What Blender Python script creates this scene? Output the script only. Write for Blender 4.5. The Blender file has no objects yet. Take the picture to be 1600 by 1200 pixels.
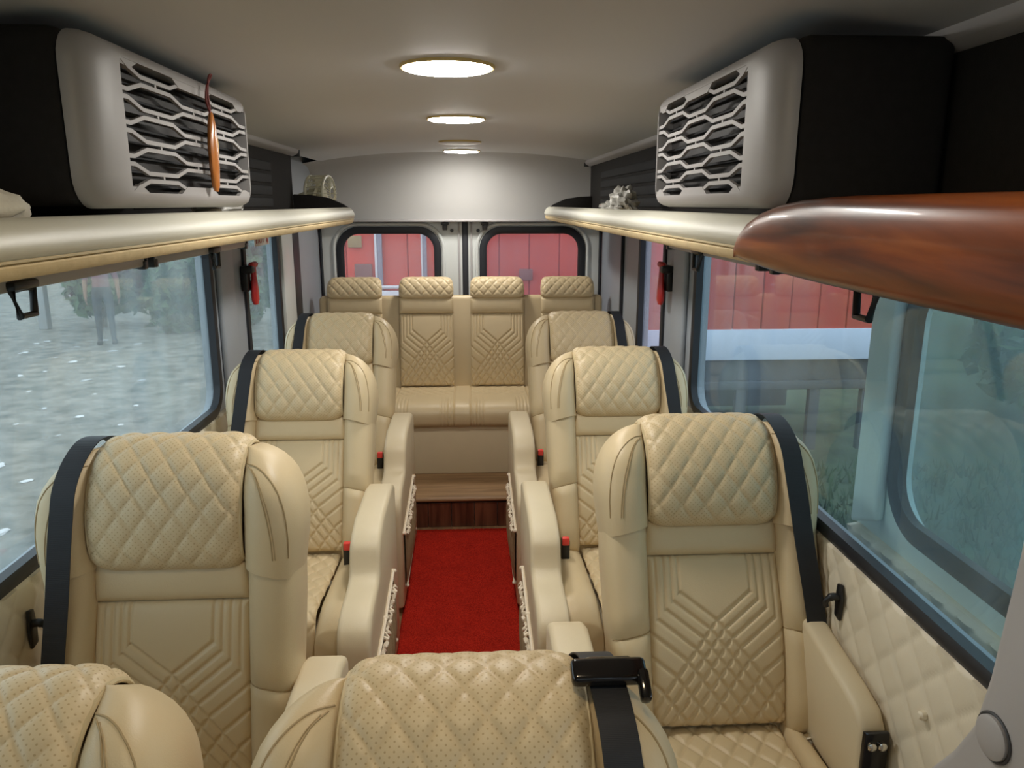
import bpy, bmesh, math, random
import numpy as np
from mathutils import Vector, Matrix
SC = bpy.context.scene
COL = SC.collection
PI = math.pi
rad = math.radians
random.seed(4)

# ------------------------------------------------------------------ camera, sky, exposure
CAMX, CAMZ = 0.06, 1.70
th, ps = rad(13.225), rad(3.018)
F = Vector((math.sin(ps)*math.cos(th), math.cos(ps)*math.cos(th), -math.sin(th)))
R = Vector((math.cos(ps), -math.sin(ps), 0)); U = R.cross(F)
cd = bpy.data.cameras.new('camera'); cam = bpy.data.objects.new('camera', cd); COL.objects.link(cam)
cam.matrix_world = Matrix(((R.x, U.x, -F.x, CAMX), (R.y, U.y, -F.y, 0), (R.z, U.z, -F.z, CAMZ), (0, 0, 0, 1)))
cd.sensor_width = 36; cd.lens = 27.0; cd.clip_start = 0.02; cd.clip_end = 300
SC.camera = cam
SKY = 2.0; LAMP = 92.0
w = bpy.data.worlds.new('overcast_sky'); SC.world = w; w.use_nodes = True
bg = w.node_tree.nodes['Background']; bg.inputs[0].default_value = (0.80, 0.90, 1.0, 1); bg.inputs[1].default_value = SKY
SC.view_settings.view_transform = 'Standard'; SC.view_settings.look = 'None'
SC.view_settings.exposure = 0.0; SC.view_settings.gamma = 1; SC.view_settings.use_curve_mapping = False
SC.cycles.use_denoising = True
SC.cycles.max_bounces = 12; SC.cycles.diffuse_bounces = 6; SC.cycles.transparent_max_bounces = 16
SC.cycles.caustics_reflective = False; SC.cycles.caustics_refractive = False

# ------------------------------------------------------------------ materials
MATS = {}
def srgb(r, g, b):
    f = lambda c: (c/255/12.92 if c/255 <= .04045 else ((c/255+.055)/1.055)**2.4)
    return (f(r), f(g), f(b), 1)
def nt(name):
    m = bpy.data.materials.new(name); m.use_nodes = True; n = m.node_tree
    return m, n, n.nodes['Principled BSDF'], n.nodes, n.links
def mat(name, col, rough=.5, metal=0, var=.06, scale=30, bump=0, bscale=200, spec=.5, coat=0, coords='Object'):
    m, n, p, N, L = nt(name)
    tc = N.new('ShaderNodeTexCoord'); nz = N.new('ShaderNodeTexNoise'); nz.inputs['Scale'].default_value = scale
    nz.inputs['Detail'].default_value = 4
    L.new(tc.outputs[coords], nz.inputs['Vector'])
    mx = N.new('ShaderNodeMix'); mx.data_type = 'RGBA'
    mx.inputs[6].default_value = tuple(c*(1-var) for c in col[:3])+(1,); mx.inputs[7].default_value = tuple(min(1, c*(1+var)) for c in col[:3])+(1,)
    L.new(nz.outputs[0], mx.inputs[0]); L.new(mx.outputs[2], p.inputs['Base Color'])
    p.inputs['Roughness'].default_value = rough; p.inputs['Metallic'].default_value = metal
    p.inputs['Specular IOR Level'].default_value = spec; p.inputs['Coat Weight'].default_value = coat
    p.inputs['Coat Roughness'].default_value = .05
    if bump:
        n2 = N.new('ShaderNodeTexNoise'); n2.inputs['Scale'].default_value = bscale; n2.inputs['Detail'].default_value = 3
        L.new(tc.outputs[coords], n2.inputs['Vector'])
        b = N.new('ShaderNodeBump'); b.inputs['Strength'].default_value = bump; b.inputs['Distance'].default_value = .004
        L.new(n2.outputs[0], b.inputs['Height']); L.new(b.outputs[0], p.inputs['Normal'])
    MATS[name] = m; return m
CREAM = (0.605, 0.480, 0.292, 1)
mat('leather', CREAM, .42, var=.04, scale=9, bump=.12, bscale=420, spec=.4)
mat('leather_pale', (0.63, 0.53, 0.36, 1), .45, var=.04, scale=9, bump=.1, bscale=420, spec=.4)
mat('thread', (0.36, 0.26, 0.13, 1), .7, var=.1)
mat('piping', (0.56, 0.46, 0.28, 1), .5, var=.05)
mat('shelf_vinyl', (0.56, 0.545, 0.46, 1), .42, var=.05, scale=6, bump=.05, bscale=60)
mat('foam_edge', (0.66, 0.52, 0.30, 1), .8, var=.14, scale=25, bump=.4, bscale=60)
mat('quilt_wall', (0.70, 0.63, 0.49, 1), .5, var=.04, scale=8, bump=.08, bscale=300)
mat('ceiling_board', (0.61, 0.625, 0.655, 1), .6, var=.03, scale=2, bump=.03, bscale=8)
mat('rear_liner', (0.43, 0.425, 0.415, 1), .65, var=.03, scale=3)
mat('black_trim', (0.020, 0.0185, 0.018, 1), .8, var=.2, scale=60, bump=.2, bscale=500, spec=.2)
mat('charcoal_trim', (0.030, 0.031, 0.034, 1), .75, var=.2, scale=60, bump=.15, bscale=400, spec=.2)
mat('rubber', (0.014, 0.016, 0.022, 1), .45, var=.1)
mat('black_plastic', (0.012, 0.012, 0.013, 1), .35, var=.15)
mat('gloss_black', (0.008, 0.007, 0.007, 1), .12, var=.1)
mat('grey_plastic', (0.40, 0.385, 0.385, 1), .5, var=.04, scale=5, bump=.03, bscale=300)
mat('grille_plastic', (0.33, 0.315, 0.31, 1), .45, var=.03, scale=5)
mat('unit_interior', (0.020, 0.018, 0.018, 1), .6, var=.3, scale=15)
mat('pillar_plastic', (0.33, 0.36, 0.40, 1), .5, var=.05, scale=4, bump=.03, bscale=300)
mat('white_paint', (0.68, 0.71, 0.70, 1), .35, var=.02, scale=2, coat=.2)
mat('door_paint', (0.72, 0.84, 0.83, 1), .4, var=.02, scale=2)
mat('bar_grey', (0.36, 0.345, 0.345, 1), .45, var=.03)
mat('red_plastic', (0.48, 0.025, 0.025, 1), .35, var=.08)
mat('red_button', (0.75, 0.06, 0.05, 1), .4, var=.05)
mat('chrome', (0.8, 0.78, 0.72, 1), .18, metal=1, var=.05)
mat('dark_metal', (0.08, 0.08, 0.085, 1), .5, metal=.4, var=.3, scale=20)
mat('white_cloth', (0.62, 0.58, 0.48, 1), .85, var=.06, scale=30, bump=.2, bscale=150)
mat('grey_bag', (0.36, 0.35, 0.32, 1), .4, var=.25, scale=30)
mat('fan_white', (0.62, 0.60, 0.46, 1), .4, var=.04)
mat('tan_leather', (0.44, 0.15, 0.030, 1), .25, var=.25, scale=14, coat=.4)
mat('tan_edge', (0.62, 0.38, 0.14, 1), .5, var=.1)
mat('cord_red', (0.16, 0.02, 0.015, 1), .6, var=.1)
mat('pocket_frill', (0.74, 0.64, 0.50, 1), .6, var=.12, scale=60)
mat('pocket_net', (0.33, 0.25, 0.14, 1), .8, var=.2, scale=80, bump=.4, bscale=300)
mat('trunk_bark', (0.12, 0.10, 0.08, 1), .9, var=.3)
mat('leaf_green', (0.075, 0.14, 0.055, 1), .7, var=.5, scale=3)
mat('grass_green', (0.045, 0.085, 0.035, 1), .8, var=.5, scale=2)
mat('truck_red', (0.66, 0.085, 0.055, 1), .5, var=.30, scale=2.5, bump=.1, bscale=6)
mat('truck_dark', (0.07, 0.08, 0.09, 1), .7, var=.4, scale=4)
mat('rust_brown', (0.20, 0.10, 0.09, 1), .8, var=.3, scale=6)
mat('khaki_plate', (0.33, 0.25, 0.12, 1), .7, var=.2, scale=12)
mat('post_white', (0.72, 0.76, 0.82, 1), .6, var=.05)
mat('post_grey', (0.26, 0.30, 0.38, 1), .6, var=.1)
mat('litter_white', (0.80, 0.80, 0.80, 1), .7, var=.1)
mat('litter_grey', (0.50, 0.52, 0.53, 1), .8, var=.3)
mat('concrete', (0.33, 0.34, 0.34, 1), .9, var=.2, scale=6)
mat('sticker_white', (0.75, 0.72, 0.66, 1), .5, var=.02)
mat('text_red', (0.45, 0.03, 0.02, 1), .5, var=.02)
mat('skin', (0.30, 0.17, 0.11, 1), .6, var=.05)
mat('hair', (0.015, 0.012, 0.010, 1), .6, var=.1)
mat('shirt', (0.22, 0.10, 0.12, 1), .85, var=.1)
mat('trousers', (0.035, 0.042, 0.055, 1), .85, var=.1)

def perforated():
    m, n, p, N, L = nt('leather_perforated')
    uv = N.new('ShaderNodeUVMap'); uv.uv_map = 'uv'
    mp = N.new('ShaderNodeMapping'); mp.inputs['Rotation'].default_value = (0, 0, PI/4); mp.inputs['Scale'].default_value = (125, 125, 125)
    vo = N.new('ShaderNodeTexVoronoi'); vo.voronoi_dimensions = '2D'; vo.inputs['Randomness'].default_value = 0; vo.inputs['Scale'].default_value = 1
    rp = N.new('ShaderNodeValToRGB'); rp.color_ramp.elements[0].position = .13; rp.color_ramp.elements[0].color = (0.44, 0.32, 0.165, 1)
    rp.color_ramp.elements[1].position = .20; rp.color_ramp.elements[1].color = CREAM
    L.new(uv.outputs[0], mp.inputs[0]); L.new(mp.outputs[0], vo.inputs['Vector']); L.new(vo.outputs['Distance'], rp.inputs[0])
    L.new(rp.outputs[0], p.inputs['Base Color']); p.inputs['Roughness'].default_value = .45
    p.inputs['Specular IOR Level'].default_value = .4
    MATS['leather_perforated'] = m
perforated()

def banded(name, c1, c2, c3, sc, rough, axis_scale, coat=0, bump=0):
    m, n, p, N, L = nt(name)
    tc = N.new('ShaderNodeTexCoord'); mp = N.new('ShaderNodeMapping'); mp.inputs['Scale'].default_value = axis_scale
    n1 = N.new('ShaderNodeTexNoise'); n1.inputs['Scale'].default_value = sc; n1.inputs['Detail'].default_value = 6; n1.inputs['Distortion'].default_value = .6
    rp = N.new('ShaderNodeValToRGB'); e = rp.color_ramp.elements
    e[0].position = .32; e[0].color = c1; e[1].position = .68; e[1].color = c3; x = e.new(.5); x.color = c2
    L.new(tc.outputs['Object'], mp.inputs[0]); L.new(mp.outputs[0], n1.inputs['Vector']); L.new(n1.outputs[0], rp.inputs[0])
    L.new(rp.outputs[0], p.inputs['Base Color']); p.inputs['Roughness'].default_value = rough
    p.inputs['Coat Weight'].default_value = coat; p.inputs['Coat Roughness'].default_value = .04; p.inputs['Specular IOR Level'].default_value = .3
    MATS[name] = m
banded('wood_gloss', (0.035, 0.008, 0.003, 1), (0.19, 0.048, 0.010, 1), (0.36, 0.11, 0.022, 1), 1, .3, (14, 1.6, 22), coat=.12)
banded('wood_floor', (0.16, 0.085, 0.04, 1), (0.26, 0.15, 0.075, 1), (0.36, 0.22, 0.11, 1), 1, .4, (30, 2.5, 30))
banded('wood_tread', (0.20, 0.115, 0.055, 1), (0.28, 0.165, 0.08, 1), (0.36, 0.22, 0.11, 1), 1, .4, (2.5, 30, 30))
banded('wood_dark', (0.045, 0.016, 0.010, 1), (0.10, 0.036, 0.02, 1), (0.17, 0.068, 0.036, 1), 1, .35, (24, 24, 2.0))

def carpet_mat():
    m, n, p, N, L = nt('red_carpet')
    tc = N.new('ShaderNodeTexCoord'); n1 = N.new('ShaderNodeTexNoise'); n1.inputs['Scale'].default_value = 260; n1.inputs['Detail'].default_value = 3
    n2 = N.new('ShaderNodeTexNoise'); n2.inputs['Scale'].default_value = 9
    rp = N.new('ShaderNodeValToRGB'); e = rp.color_ramp.elements
    e[0].position = .35; e[0].color = (0.24, 0.006, 0.003, 1); e[1].position = .7; e[1].color = (0.58, 0.030, 0.013, 1)
    mx = N.new('ShaderNodeMix'); mx.data_type = 'RGBA'; mx.blend_type = 'MULTIPLY'; mx.inputs[0].default_value = .35
    L.new(tc.outputs['Object'], n1.inputs['Vector']); L.new(tc.outputs['Object'], n2.inputs['Vector'])
    L.new(n1.outputs[0], rp.inputs[0]); L.new(rp.outputs[0], mx.inputs[6]); L.new(n2.outputs[0], mx.inputs[7])
    L.new(mx.outputs[2], p.inputs['Base Color']); p.inputs['Roughness'].default_value = .95; p.inputs['Specular IOR Level'].default_value = .1
    b = N.new('ShaderNodeBump'); b.inputs['Strength'].default_value = .8; b.inputs['Distance'].default_value = .004
    L.new(n1.outputs[0], b.inputs['Height']); L.new(b.outputs[0], p.inputs['Normal'])
    MATS['red_carpet'] = m
carpet_mat()

def belt_mat():
    m, n, p, N, L = nt('belt_webbing')
    uv = N.new('ShaderNodeTexCoord'); wv = N.new('ShaderNodeTexWave'); wv.inputs['Scale'].default_value = 160; wv.bands_direction = 'Z'
    L.new(uv.outputs['Object'], wv.inputs['Vector'])
    p.inputs['Base Color'].default_value = (0.017, 0.018, 0.021, 1); p.inputs['Roughness'].default_value = .5; p.inputs['Specular IOR Level'].default_value = .35
    b = N.new('ShaderNodeBump'); b.inputs['Strength'].default_value = .25; b.inputs['Distance'].default_value = .001
    L.new(wv.outputs[0], b.inputs['Height']); L.new(b.outputs[0], p.inputs['Normal'])
    MATS['belt_webbing'] = m
belt_mat()

def glass_mat(name, tint, haze_lo, haze_hi, haze_col, gloss=.022):
    m = bpy.data.materials.new(name); m.use_nodes = True; n = m.node_tree; N = n.nodes; L = n.links
    N.remove(N['Principled BSDF']); out = N['Material Output']
    tr = N.new('ShaderNodeBsdfTransparent'); tr.inputs[0].default_value = tint
    gl = N.new('ShaderNodeBsdfGlossy'); gl.inputs['Roughness'].default_value = .03
    df = N.new('ShaderNodeBsdfDiffuse'); df.inputs[0].default_value = haze_col
    tl = N.new('ShaderNodeBsdfTranslucent'); tl.inputs[0].default_value = haze_col
    hz = N.new('ShaderNodeMixShader'); hz.inputs[0].default_value = .75; L.new(df.outputs[0], hz.inputs[1]); L.new(tl.outputs[0], hz.inputs[2])
    tc = N.new('ShaderNodeTexCoord'); mp = N.new('ShaderNodeMapping'); mp.inputs['Scale'].default_value = (9, 9, .5)
    nz = N.new('ShaderNodeTexNoise'); nz.inputs['Scale'].default_value = 1; nz.inputs['Detail'].default_value = 5
    nb = N.new('ShaderNodeTexNoise'); nb.inputs['Scale'].default_value = 1.6; nb.inputs['Detail'].default_value = 3
    L.new(tc.outputs['Object'], mp.inputs[0]); L.new(mp.outputs[0], nz.inputs['Vector']); L.new(tc.outputs['Object'], nb.inputs['Vector'])
    ad = N.new('ShaderNodeMath'); ad.operation = 'ADD'; L.new(nz.outputs[0], ad.inputs[0]); L.new(nb.outputs[0], ad.inputs[1])
    mr = N.new('ShaderNodeMapRange'); mr.inputs[1].default_value = .7; mr.inputs[2].default_value = 1.3
    mr.inputs[3].default_value = haze_lo; mr.inputs[4].default_value = haze_hi; L.new(ad.outputs[0], mr.inputs[0])
    m1 = N.new('ShaderNodeMixShader'); L.new(mr.outputs[0], m1.inputs[0]); L.new(tr.outputs[0], m1.inputs[1]); L.new(hz.outputs[0], m1.inputs[2])
    fr = N.new('ShaderNodeFresnel'); fr.inputs[0].default_value = 1.3
    mu = N.new('ShaderNodeMath'); mu.operation = 'MULTIPLY'; mu.inputs[1].default_value = gloss*10; L.new(fr.outputs[0], mu.inputs[0])
    m2 = N.new('ShaderNodeMixShader'); L.new(mu.outputs[0], m2.inputs[0]); L.new(m1.outputs[0], m2.inputs[1]); L.new(gl.outputs[0], m2.inputs[2])
    L.new(m2.outputs[0], out.inputs['Surface']); MATS[name] = m
glass_mat('glass_left', (0.93, 0.98, 0.98, 1), .05, .20, (0.72, 0.86, 0.90, 1))
glass_mat('glass_right', (0.86, 0.94, 0.96, 1), .015, .09, (0.62, 0.74, 0.86, 1))
glass_mat('glass_rear_clear', (0.97, 0.98, 0.98, 1), .10, .18, (0.90, 0.88, 0.92, 1))
glass_mat('glass_rear_misted', (0.90, 0.90, 0.94, 1), .12, .20, (0.78, 0.72, 0.80, 1))
glass_mat('glass_door', (0.74, 0.84, 0.84, 1), .08, .22, (0.50, 0.68, 0.72, 1))

def lamp_mat(name, col, st):
    m = bpy.data.materials.new(name); m.use_nodes = True; p = m.node_tree.nodes['Principled BSDF']
    p.inputs['Base Color'].default_value = (.9, .9, .88, 1); p.inputs['Roughness'].default_value = .4
    p.inputs['Emission Color'].default_value = col; p.inputs['Emission Strength'].default_value = st; MATS[name] = m
lamp_mat('lamp_on', (1.0, 0.96, 0.89, 1), LAMP)
lamp_mat('fill_lamp_warm', (1.0, 0.80, 0.52, 1), LAMP)  # warm glow for the fill lamp added over the front seats
mat('lamp_off', (0.50, 0.46, 0.40, 1), .3, var=.02)
mat('lamp_rim', (0.72, 0.55, 0.22, 1), .35, var=.05)

def ground_mat():
    m, n, p, N, L = nt('ground_dirt')
    tc = N.new('ShaderNodeTexCoord')
    n1 = N.new('ShaderNodeTexNoise'); n1.inputs['Scale'].default_value = .35; n1.inputs['Detail'].default_value = 5
    n2 = N.new('ShaderNodeTexNoise'); n2.inputs['Scale'].default_value = 5; n2.inputs['Detail'].default_value = 6
    rp = N.new('ShaderNodeValToRGB'); e = rp.color_ramp.elements
    e[0].position = .3; e[0].color = (0.085, 0.09, 0.075, 1); e[1].position = .70; e[1].color = (0.30, 0.28, 0.24, 1)
    L.new(tc.outputs['Object'], n2.inputs['Vector']); L.new(n2.outputs[0], rp.inputs[0])
    sx = N.new('ShaderNodeSeparateXYZ'); L.new(tc.outputs['Object'], sx.inputs[0])
    mr = N.new('ShaderNodeMapRange'); mr.inputs[1].default_value = .6; mr.inputs[2].default_value = 2.2
    L.new(tc.outputs['Object'], n1.inputs['Vector'])
    ad = N.new('ShaderNodeMath'); ad.operation = 'MULTIPLY_ADD'; ad.inputs[1].default_value = 1.5
    L.new(n1.outputs[0], ad.inputs[0]); L.new(sx.outputs[0], ad.inputs[2])
    L.new(ad.outputs[0], mr.inputs[0])
    g = N.new('ShaderNodeValToRGB'); e = g.color_ramp.elements
    e[0].position = .3; e[0].color = (0.03, 0.055, 0.03, 1); e[1].position = .75; e[1].color = (0.085, 0.125, 0.065, 1); L.new(n2.outputs[0], g.inputs[0])
    mx = N.new('ShaderNodeMix'); mx.data_type = 'RGBA'; L.new(mr.outputs[0], mx.inputs[0]); L.new(rp.outputs[0], mx.inputs[6]); L.new(g.outputs[0], mx.inputs[7])
    L.new(mx.outputs[2], p.inputs['Base Color']); p.inputs['Roughness'].default_value = .95
    MATS['ground_dirt'] = m
ground_mat()
def peeling():
    m, n, p, N, L = nt('peeling_white')
    tc = N.new('ShaderNodeTexCoord'); n1 = N.new('ShaderNodeTexNoise'); n1.inputs['Scale'].default_value = 3.2; n1.inputs['Detail'].default_value = 9; n1.inputs['Roughness'].default_value = .75
    sx = N.new('ShaderNodeSeparateXYZ'); L.new(tc.outputs['Object'], sx.inputs[0]); L.new(tc.outputs['Object'], n1.inputs['Vector'])
    ad = N.new('ShaderNodeMath'); ad.operation = 'MULTIPLY_ADD'; ad.inputs[1].default_value = -.42; L.new(n1.outputs[0], ad.inputs[0]); L.new(sx.outputs[2], ad.inputs[2])
    rp = N.new('ShaderNodeValToRGB'); e = rp.color_ramp.elements
    mr = N.new('ShaderNodeMapRange'); mr.inputs[1].default_value = .08; mr.inputs[2].default_value = .12; L.new(ad.outputs[0], mr.inputs[0])
    e[0].position = .3; e[0].color = (0.10, 0.11, 0.12, 1); e[1].position = .6; e[1].color = (0.66, 0.72, 0.86, 1)
    L.new(mr.outputs[0], rp.inputs[0]); L.new(rp.outputs[0], p.inputs['Base Color']); p.inputs['Roughness'].default_value = .7
    MATS['peeling_white'] = m
peeling()

# ------------------------------------------------------------------ mesh helpers
class MB:
    def __init__(s): s.V = []; s.F = []; s.UV = None
    def add(s, V, F_):
        o = len(s.V); s.V += [tuple(v) for v in V]; s.F += [tuple(i+o for i in f) for f in F_]; return s
def mesh(name, mb, m, smooth=True, angle=42):
    me = bpy.data.meshes.new(name); me.from_pydata(mb.V, [], mb.F)
    if mb.UV is not None:
        ul = me.uv_layers.new(name='uv'); idx = np.zeros(len(me.loops), dtype=np.int32); me.loops.foreach_get('vertex_index', idx)
        ul.data.foreach_set('uv', np.asarray(mb.UV, dtype=np.float32)[idx].ravel())
    me.materials.append(MATS[m] if isinstance(m, str) else m)
    bm = bmesh.new(); bm.from_mesh(me); bmesh.ops.recalc_face_normals(bm, faces=bm.faces); bm.to_mesh(me); bm.free()
    if smooth:
        me.polygons.foreach_set('use_smooth', [True]*len(me.polygons)); me.set_sharp_from_angle(angle=rad(angle))
    return me
def link(name, me, parent=None, loc=(0, 0, 0), rot=(0, 0, 0)):
    o = bpy.data.objects.new(name, me); COL.objects.link(o); o.location = loc; o.rotation_euler = rot
    if parent: o.parent = parent
    return o
def obj(name, mb, m, parent=None, loc=(0, 0, 0), rot=(0, 0, 0), smooth=True, angle=42):
    return link(name, mesh(name, mb, m, smooth, angle), parent, loc, rot)
def tag(o, label=None, cat=None, group=None, kind=None):
    if label: o['label'] = label
    if cat: o['category'] = cat
    if group: o['group'] = group
    if kind: o['kind'] = kind
    return o
def thing(name, label, cat, loc=(0, 0, 0), rot=(0, 0, 0), group=None, kind=None):
    o = bpy.data.objects.new(name, None); COL.objects.link(o); o.location = loc; o.rotation_euler = rot; o.empty_display_size = .1
    return tag(o, label, cat, group, kind)
def dup(root, **kw):
    r = root.copy(); COL.objects.link(r)
    for ch in list(root.children):
        c = ch.copy(); COL.objects.link(c); c.parent = r
        for g in list(ch.children):
            d = g.copy(); COL.objects.link(d); d.parent = c
    return r
_rb = {}
def rbox(mb, c, size, r=.01, seg=2, M=None):
    k = (tuple(round(x, 5) for x in size), r, seg)
    if k not in _rb:
        bm = bmesh.new(); bmesh.ops.create_cube(bm, size=1)
        for v in bm.verts: v.co = Vector((v.co.x*size[0], v.co.y*size[1], v.co.z*size[2]))
        if r > 0: bmesh.ops.bevel(bm, geom=list(bm.edges), offset=min(r, min(size)*.48), segments=seg, profile=.5, affect='EDGES')
        bm.verts.index_update(); _rb[k] = ([v.co.copy() for v in bm.verts], [[v.index for v in f.verts] for f in bm.faces]); bm.free()
    V, Fc = _rb[k]
    c = Vector(c); return mb.add([(c+(M @ v if M else v)) for v in V], Fc)
def box(c, size, r=.01, seg=2, M=None): return rbox(MB(), c, size, r, seg, M)
def span(x0, x1, y0, y1, z0, z1, r=.01, seg=2): return box(((x0+x1)/2, (y0+y1)/2, (z0+z1)/2), (abs(x1-x0), abs(y1-y0), abs(z1-z0)), r, seg)
def loft(mb, rings, cap=True, closed=True):
    n = len(rings[0]); V = [p for r in rings for p in r]; Fc = []
    for i in range(len(rings)-1):
        for j in range(n if closed else n-1):
            a = i*n+j; b = i*n+(j+1) % n; Fc.append((a, b, b+n, a+n))
    if cap:
        for i in (0, len(rings)-1):
            cc = np.mean(np.array(rings[i], float), 0); V.append(tuple(cc)); k = len(V)-1
            for j in range(n): Fc.append((i*n+j, i*n+(j+1) % n, k))
    return mb.add(V, Fc)
def tube(mb, pts, r, n=8, closed=False, cap=True):
    P = [Vector(p) for p in pts]; m = len(P); rings = []
    up = None
    for i in range(m):
        t = ((P[(i+1) % m]-P[(i-1) % m]) if closed else (P[min(i+1, m-1)]-P[max(i-1, 0)])).normalized()
        if up is None:
            up = Vector((0, 0, 1)) if abs(t.z) < .9 else Vector((1, 0, 0))
        a = (up-t*up.dot(t)).normalized(); up = a; b = t.cross(a)
        rr = r[i] if hasattr(r, '__len__') else r
        rings.append([P[i]+(a*math.cos(2*PI*k/n)+b*math.sin(2*PI*k/n))*rr for k in range(n)])
    if closed: rings.append(rings[0]); cap = False
    return loft(mb, rings, cap)
def grid(mb, P, uv=None):
    nu, nv = P.shape[:2]; V = P.reshape(-1, 3)
    i, j = np.meshgrid(np.arange(nu-1), np.arange(nv-1), indexing='ij'); a = (i*nv+j).ravel()
    o = len(mb.V); mb.V += [tuple(v) for v in V.tolist()]
    mb.F += [tuple(q) for q in (np.stack([a, a+nv, a+nv+1, a+1], 1)+o).tolist()]
    if uv is not None: mb.UV = uv.reshape(-1, 2)
    return mb
def prism(mb, poly, axis, a0, a1, rx=None):
    """extrude a 2D polygon along an axis; poly in the two other axes in order"""
    def p3(p, a):
        return {'x': (a, p[0], p[1]), 'y': (p[0], a, p[1]), 'z': (p[0], p[1], a)}[axis]
    n = len(poly); V = [p3(p, a0) for p in poly]+[p3(p, a1) for p in poly]
    return mb.add(V, [tuple(range(n)), tuple(range(n, 2*n))]+[(i, (i+1) % n, (i+1) % n+n, i+n) for i in range(n)])
def bevprism(poly, axis, a0, a1, r=.012, seg=3, angle=30):
    mb = prism(MB(), poly, axis, a0, a1); me = bpy.data.meshes.new('t'); me.from_pydata(mb.V, [], mb.F)
    bm = bmesh.new(); bm.from_mesh(me); bmesh.ops.recalc_face_normals(bm, faces=bm.faces)
    ed = [e for e in bm.edges if len(e.link_faces) == 2 and e.calc_face_angle(0) > rad(angle)]
    bmesh.ops.bevel(bm, geom=ed, offset=r, segments=seg, profile=.5, affect='EDGES', clamp_overlap=True)
    bm.verts.index_update(); o = MB(); o.add([v.co.copy() for v in bm.verts], [[v.index for v in f.verts] for f in bm.faces])
    bm.free(); bpy.data.meshes.remove(me); return o
def rrect(a0, a1, b0, b1, r, k=6):
    pts = []
    for (cx, cy, s) in ((a1-r, b1-r, 0), (a0+r, b1-r, 1), (a0+r, b0+r, 2), (a1-r, b0+r, 3)):
        for i in range(k+1):
            t = (s+i/k)*PI/2; pts.append((cx+r*math.cos(t), cy+r*math.sin(t)))
    return pts
def plate_hole(mb, axis, d0, d1, outer, inner, r, k=6):
    """plate between depth d0,d1 with outer rect (a0,a1,b0,b1) and a rounded rectangular hole"""
    I = rrect(*inner, r, k); a0, a1, b0, b1 = outer; O = []
    cor = [(a1, b1), (a0, b1), (a0, b0), (a1, b0)]
    for s in range(4):
        for i in range(k+1): O.append(cor[s])
    def p3(p, a): return {'x': (a, p[0], p[1]), 'y': (p[0], a, p[1]), 'z': (p[0], p[1], a)}[axis]
    n = len(I); V = [p3(p, d) for d in (d0, d1) for p in O]+[p3(p, d) for d in (d0, d1) for p in I]; Fc = []
    for j in range(n):
        q = (j+1) % n
        for d in (0, 1):
            f = [d*n+j, d*n+q, (2+d)*n+q, (2+d)*n+j]
            if O[j] == O[q]: f = [d*n+j, (2+d)*n+q, (2+d)*n+j]
            Fc.append(f)
        Fc.append((2*n+j, 2*n+q, 3*n+q, 3*n+j))
        if O[j] != O[q]: Fc.append((j, q, n+q, n+j))
    return mb.add(V, Fc)
def frame3(pts, axis, d): return [{'x': (d, a, b), 'y': (a, d, b), 'z': (a, b, d)}[axis] for a, b in pts]
def seal(axis, d, inner, r, wd, dp, k=6):
    """flat-section gasket ring round an opening: wd wide outward-in, dp deep"""
    mb = MB(); a0, a1, b0, b1 = inner
    I = rrect(a0+wd*.6, a1-wd*.6, b0+wd*.6, b1-wd*.6, max(r-wd*.6, .01), k); O = rrect(a0-wd*.4, a1+wd*.4, b0-wd*.4, b1+wd*.4, r+wd*.4, k)
    Mi = [((x*.5+X*.5), (y*.5+Y*.5)) for (x, y), (X, Y) in zip(I, O)]
    rings = []
    for j in range(len(I)):
        f = lambda p, e: frame3([p], axis, d+e)[0]
        rings.append([f(O[j], -dp), f(O[j], dp*.6), f(Mi[j], dp), f(I[j], dp*.6), f(I[j], -dp)])
    rings.append(rings[0]); return loft(mb, rings, cap=False)
def crumple(mb, c, size, n=3, amp=.25, seed=1, M=None):
    rnd = random.Random(seed); bm = bmesh.new(); bmesh.ops.create_icosphere(bm, subdivisions=n, radius=1)
    ph = [(Vector((rnd.uniform(-1, 1), rnd.uniform(-1, 1), rnd.uniform(-1, 1))).normalized(), rnd.uniform(3, 9), rnd.uniform(0, 6)) for _ in range(9)]
    V = []
    for v in bm.verts:
        d = 1+amp*sum(abs(math.sin(k*v.co.dot(a)+p))-.5 for a, k, p in ph)/3
        q = v.co*d; q = Vector((q.x*size[0], q.y*size[1], max(q.z*size[2], -size[2]*.55)))
        V.append(Vector(c)+q)
    bm.verts.index_update(); mb.add(V, [[v.index for v in f.verts] for f in bm.faces]); bm.free(); return mb
def catmull(P, n):
    P = [np.array(p, float) for p in P]; P = [2*P[0]-P[1]]+P+[2*P[-1]-P[-2]]; out = []
    for i in range(1, len(P)-2):
        for t in np.linspace(0, 1, n, endpoint=False):
            a, b, c, d = P[i-1:i+3]; out.append(.5*((2*b)+(-a+c)*t+(2*a-5*b+4*c-d)*t*t+(-a+3*b-3*c+d)*t**3))
    out.append(P[-2]); return np.array(out)
def resample(P, n):
    d = np.r_[0, np.cumsum(np.linalg.norm(np.diff(P, axis=0), axis=1))]; t = np.linspace(0, d[-1], n)
    return np.stack([np.interp(t, d, P[:, k]) for k in range(P.shape[1])], 1), t
def gr(d, wd): return np.exp(-(d/wd)**2)
def diamonds(x, v, px, pv, depth, puff, wd=.0035):
    a = x/px+v/pv; b = x/px-v/pv; Lc = 1/math.sqrt(1/px**2+1/pv**2)
    da = np.abs(a-np.round(a))*Lc; db = np.abs(b-np.round(b))*Lc
    return -depth*np.maximum(gr(da, wd), gr(db, wd))+puff*np.abs(np.sin(PI*a)*np.sin(PI*b))**.5

# ================================================================== THE VAN SHELL
WX = .93; YR = 5.15
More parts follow.
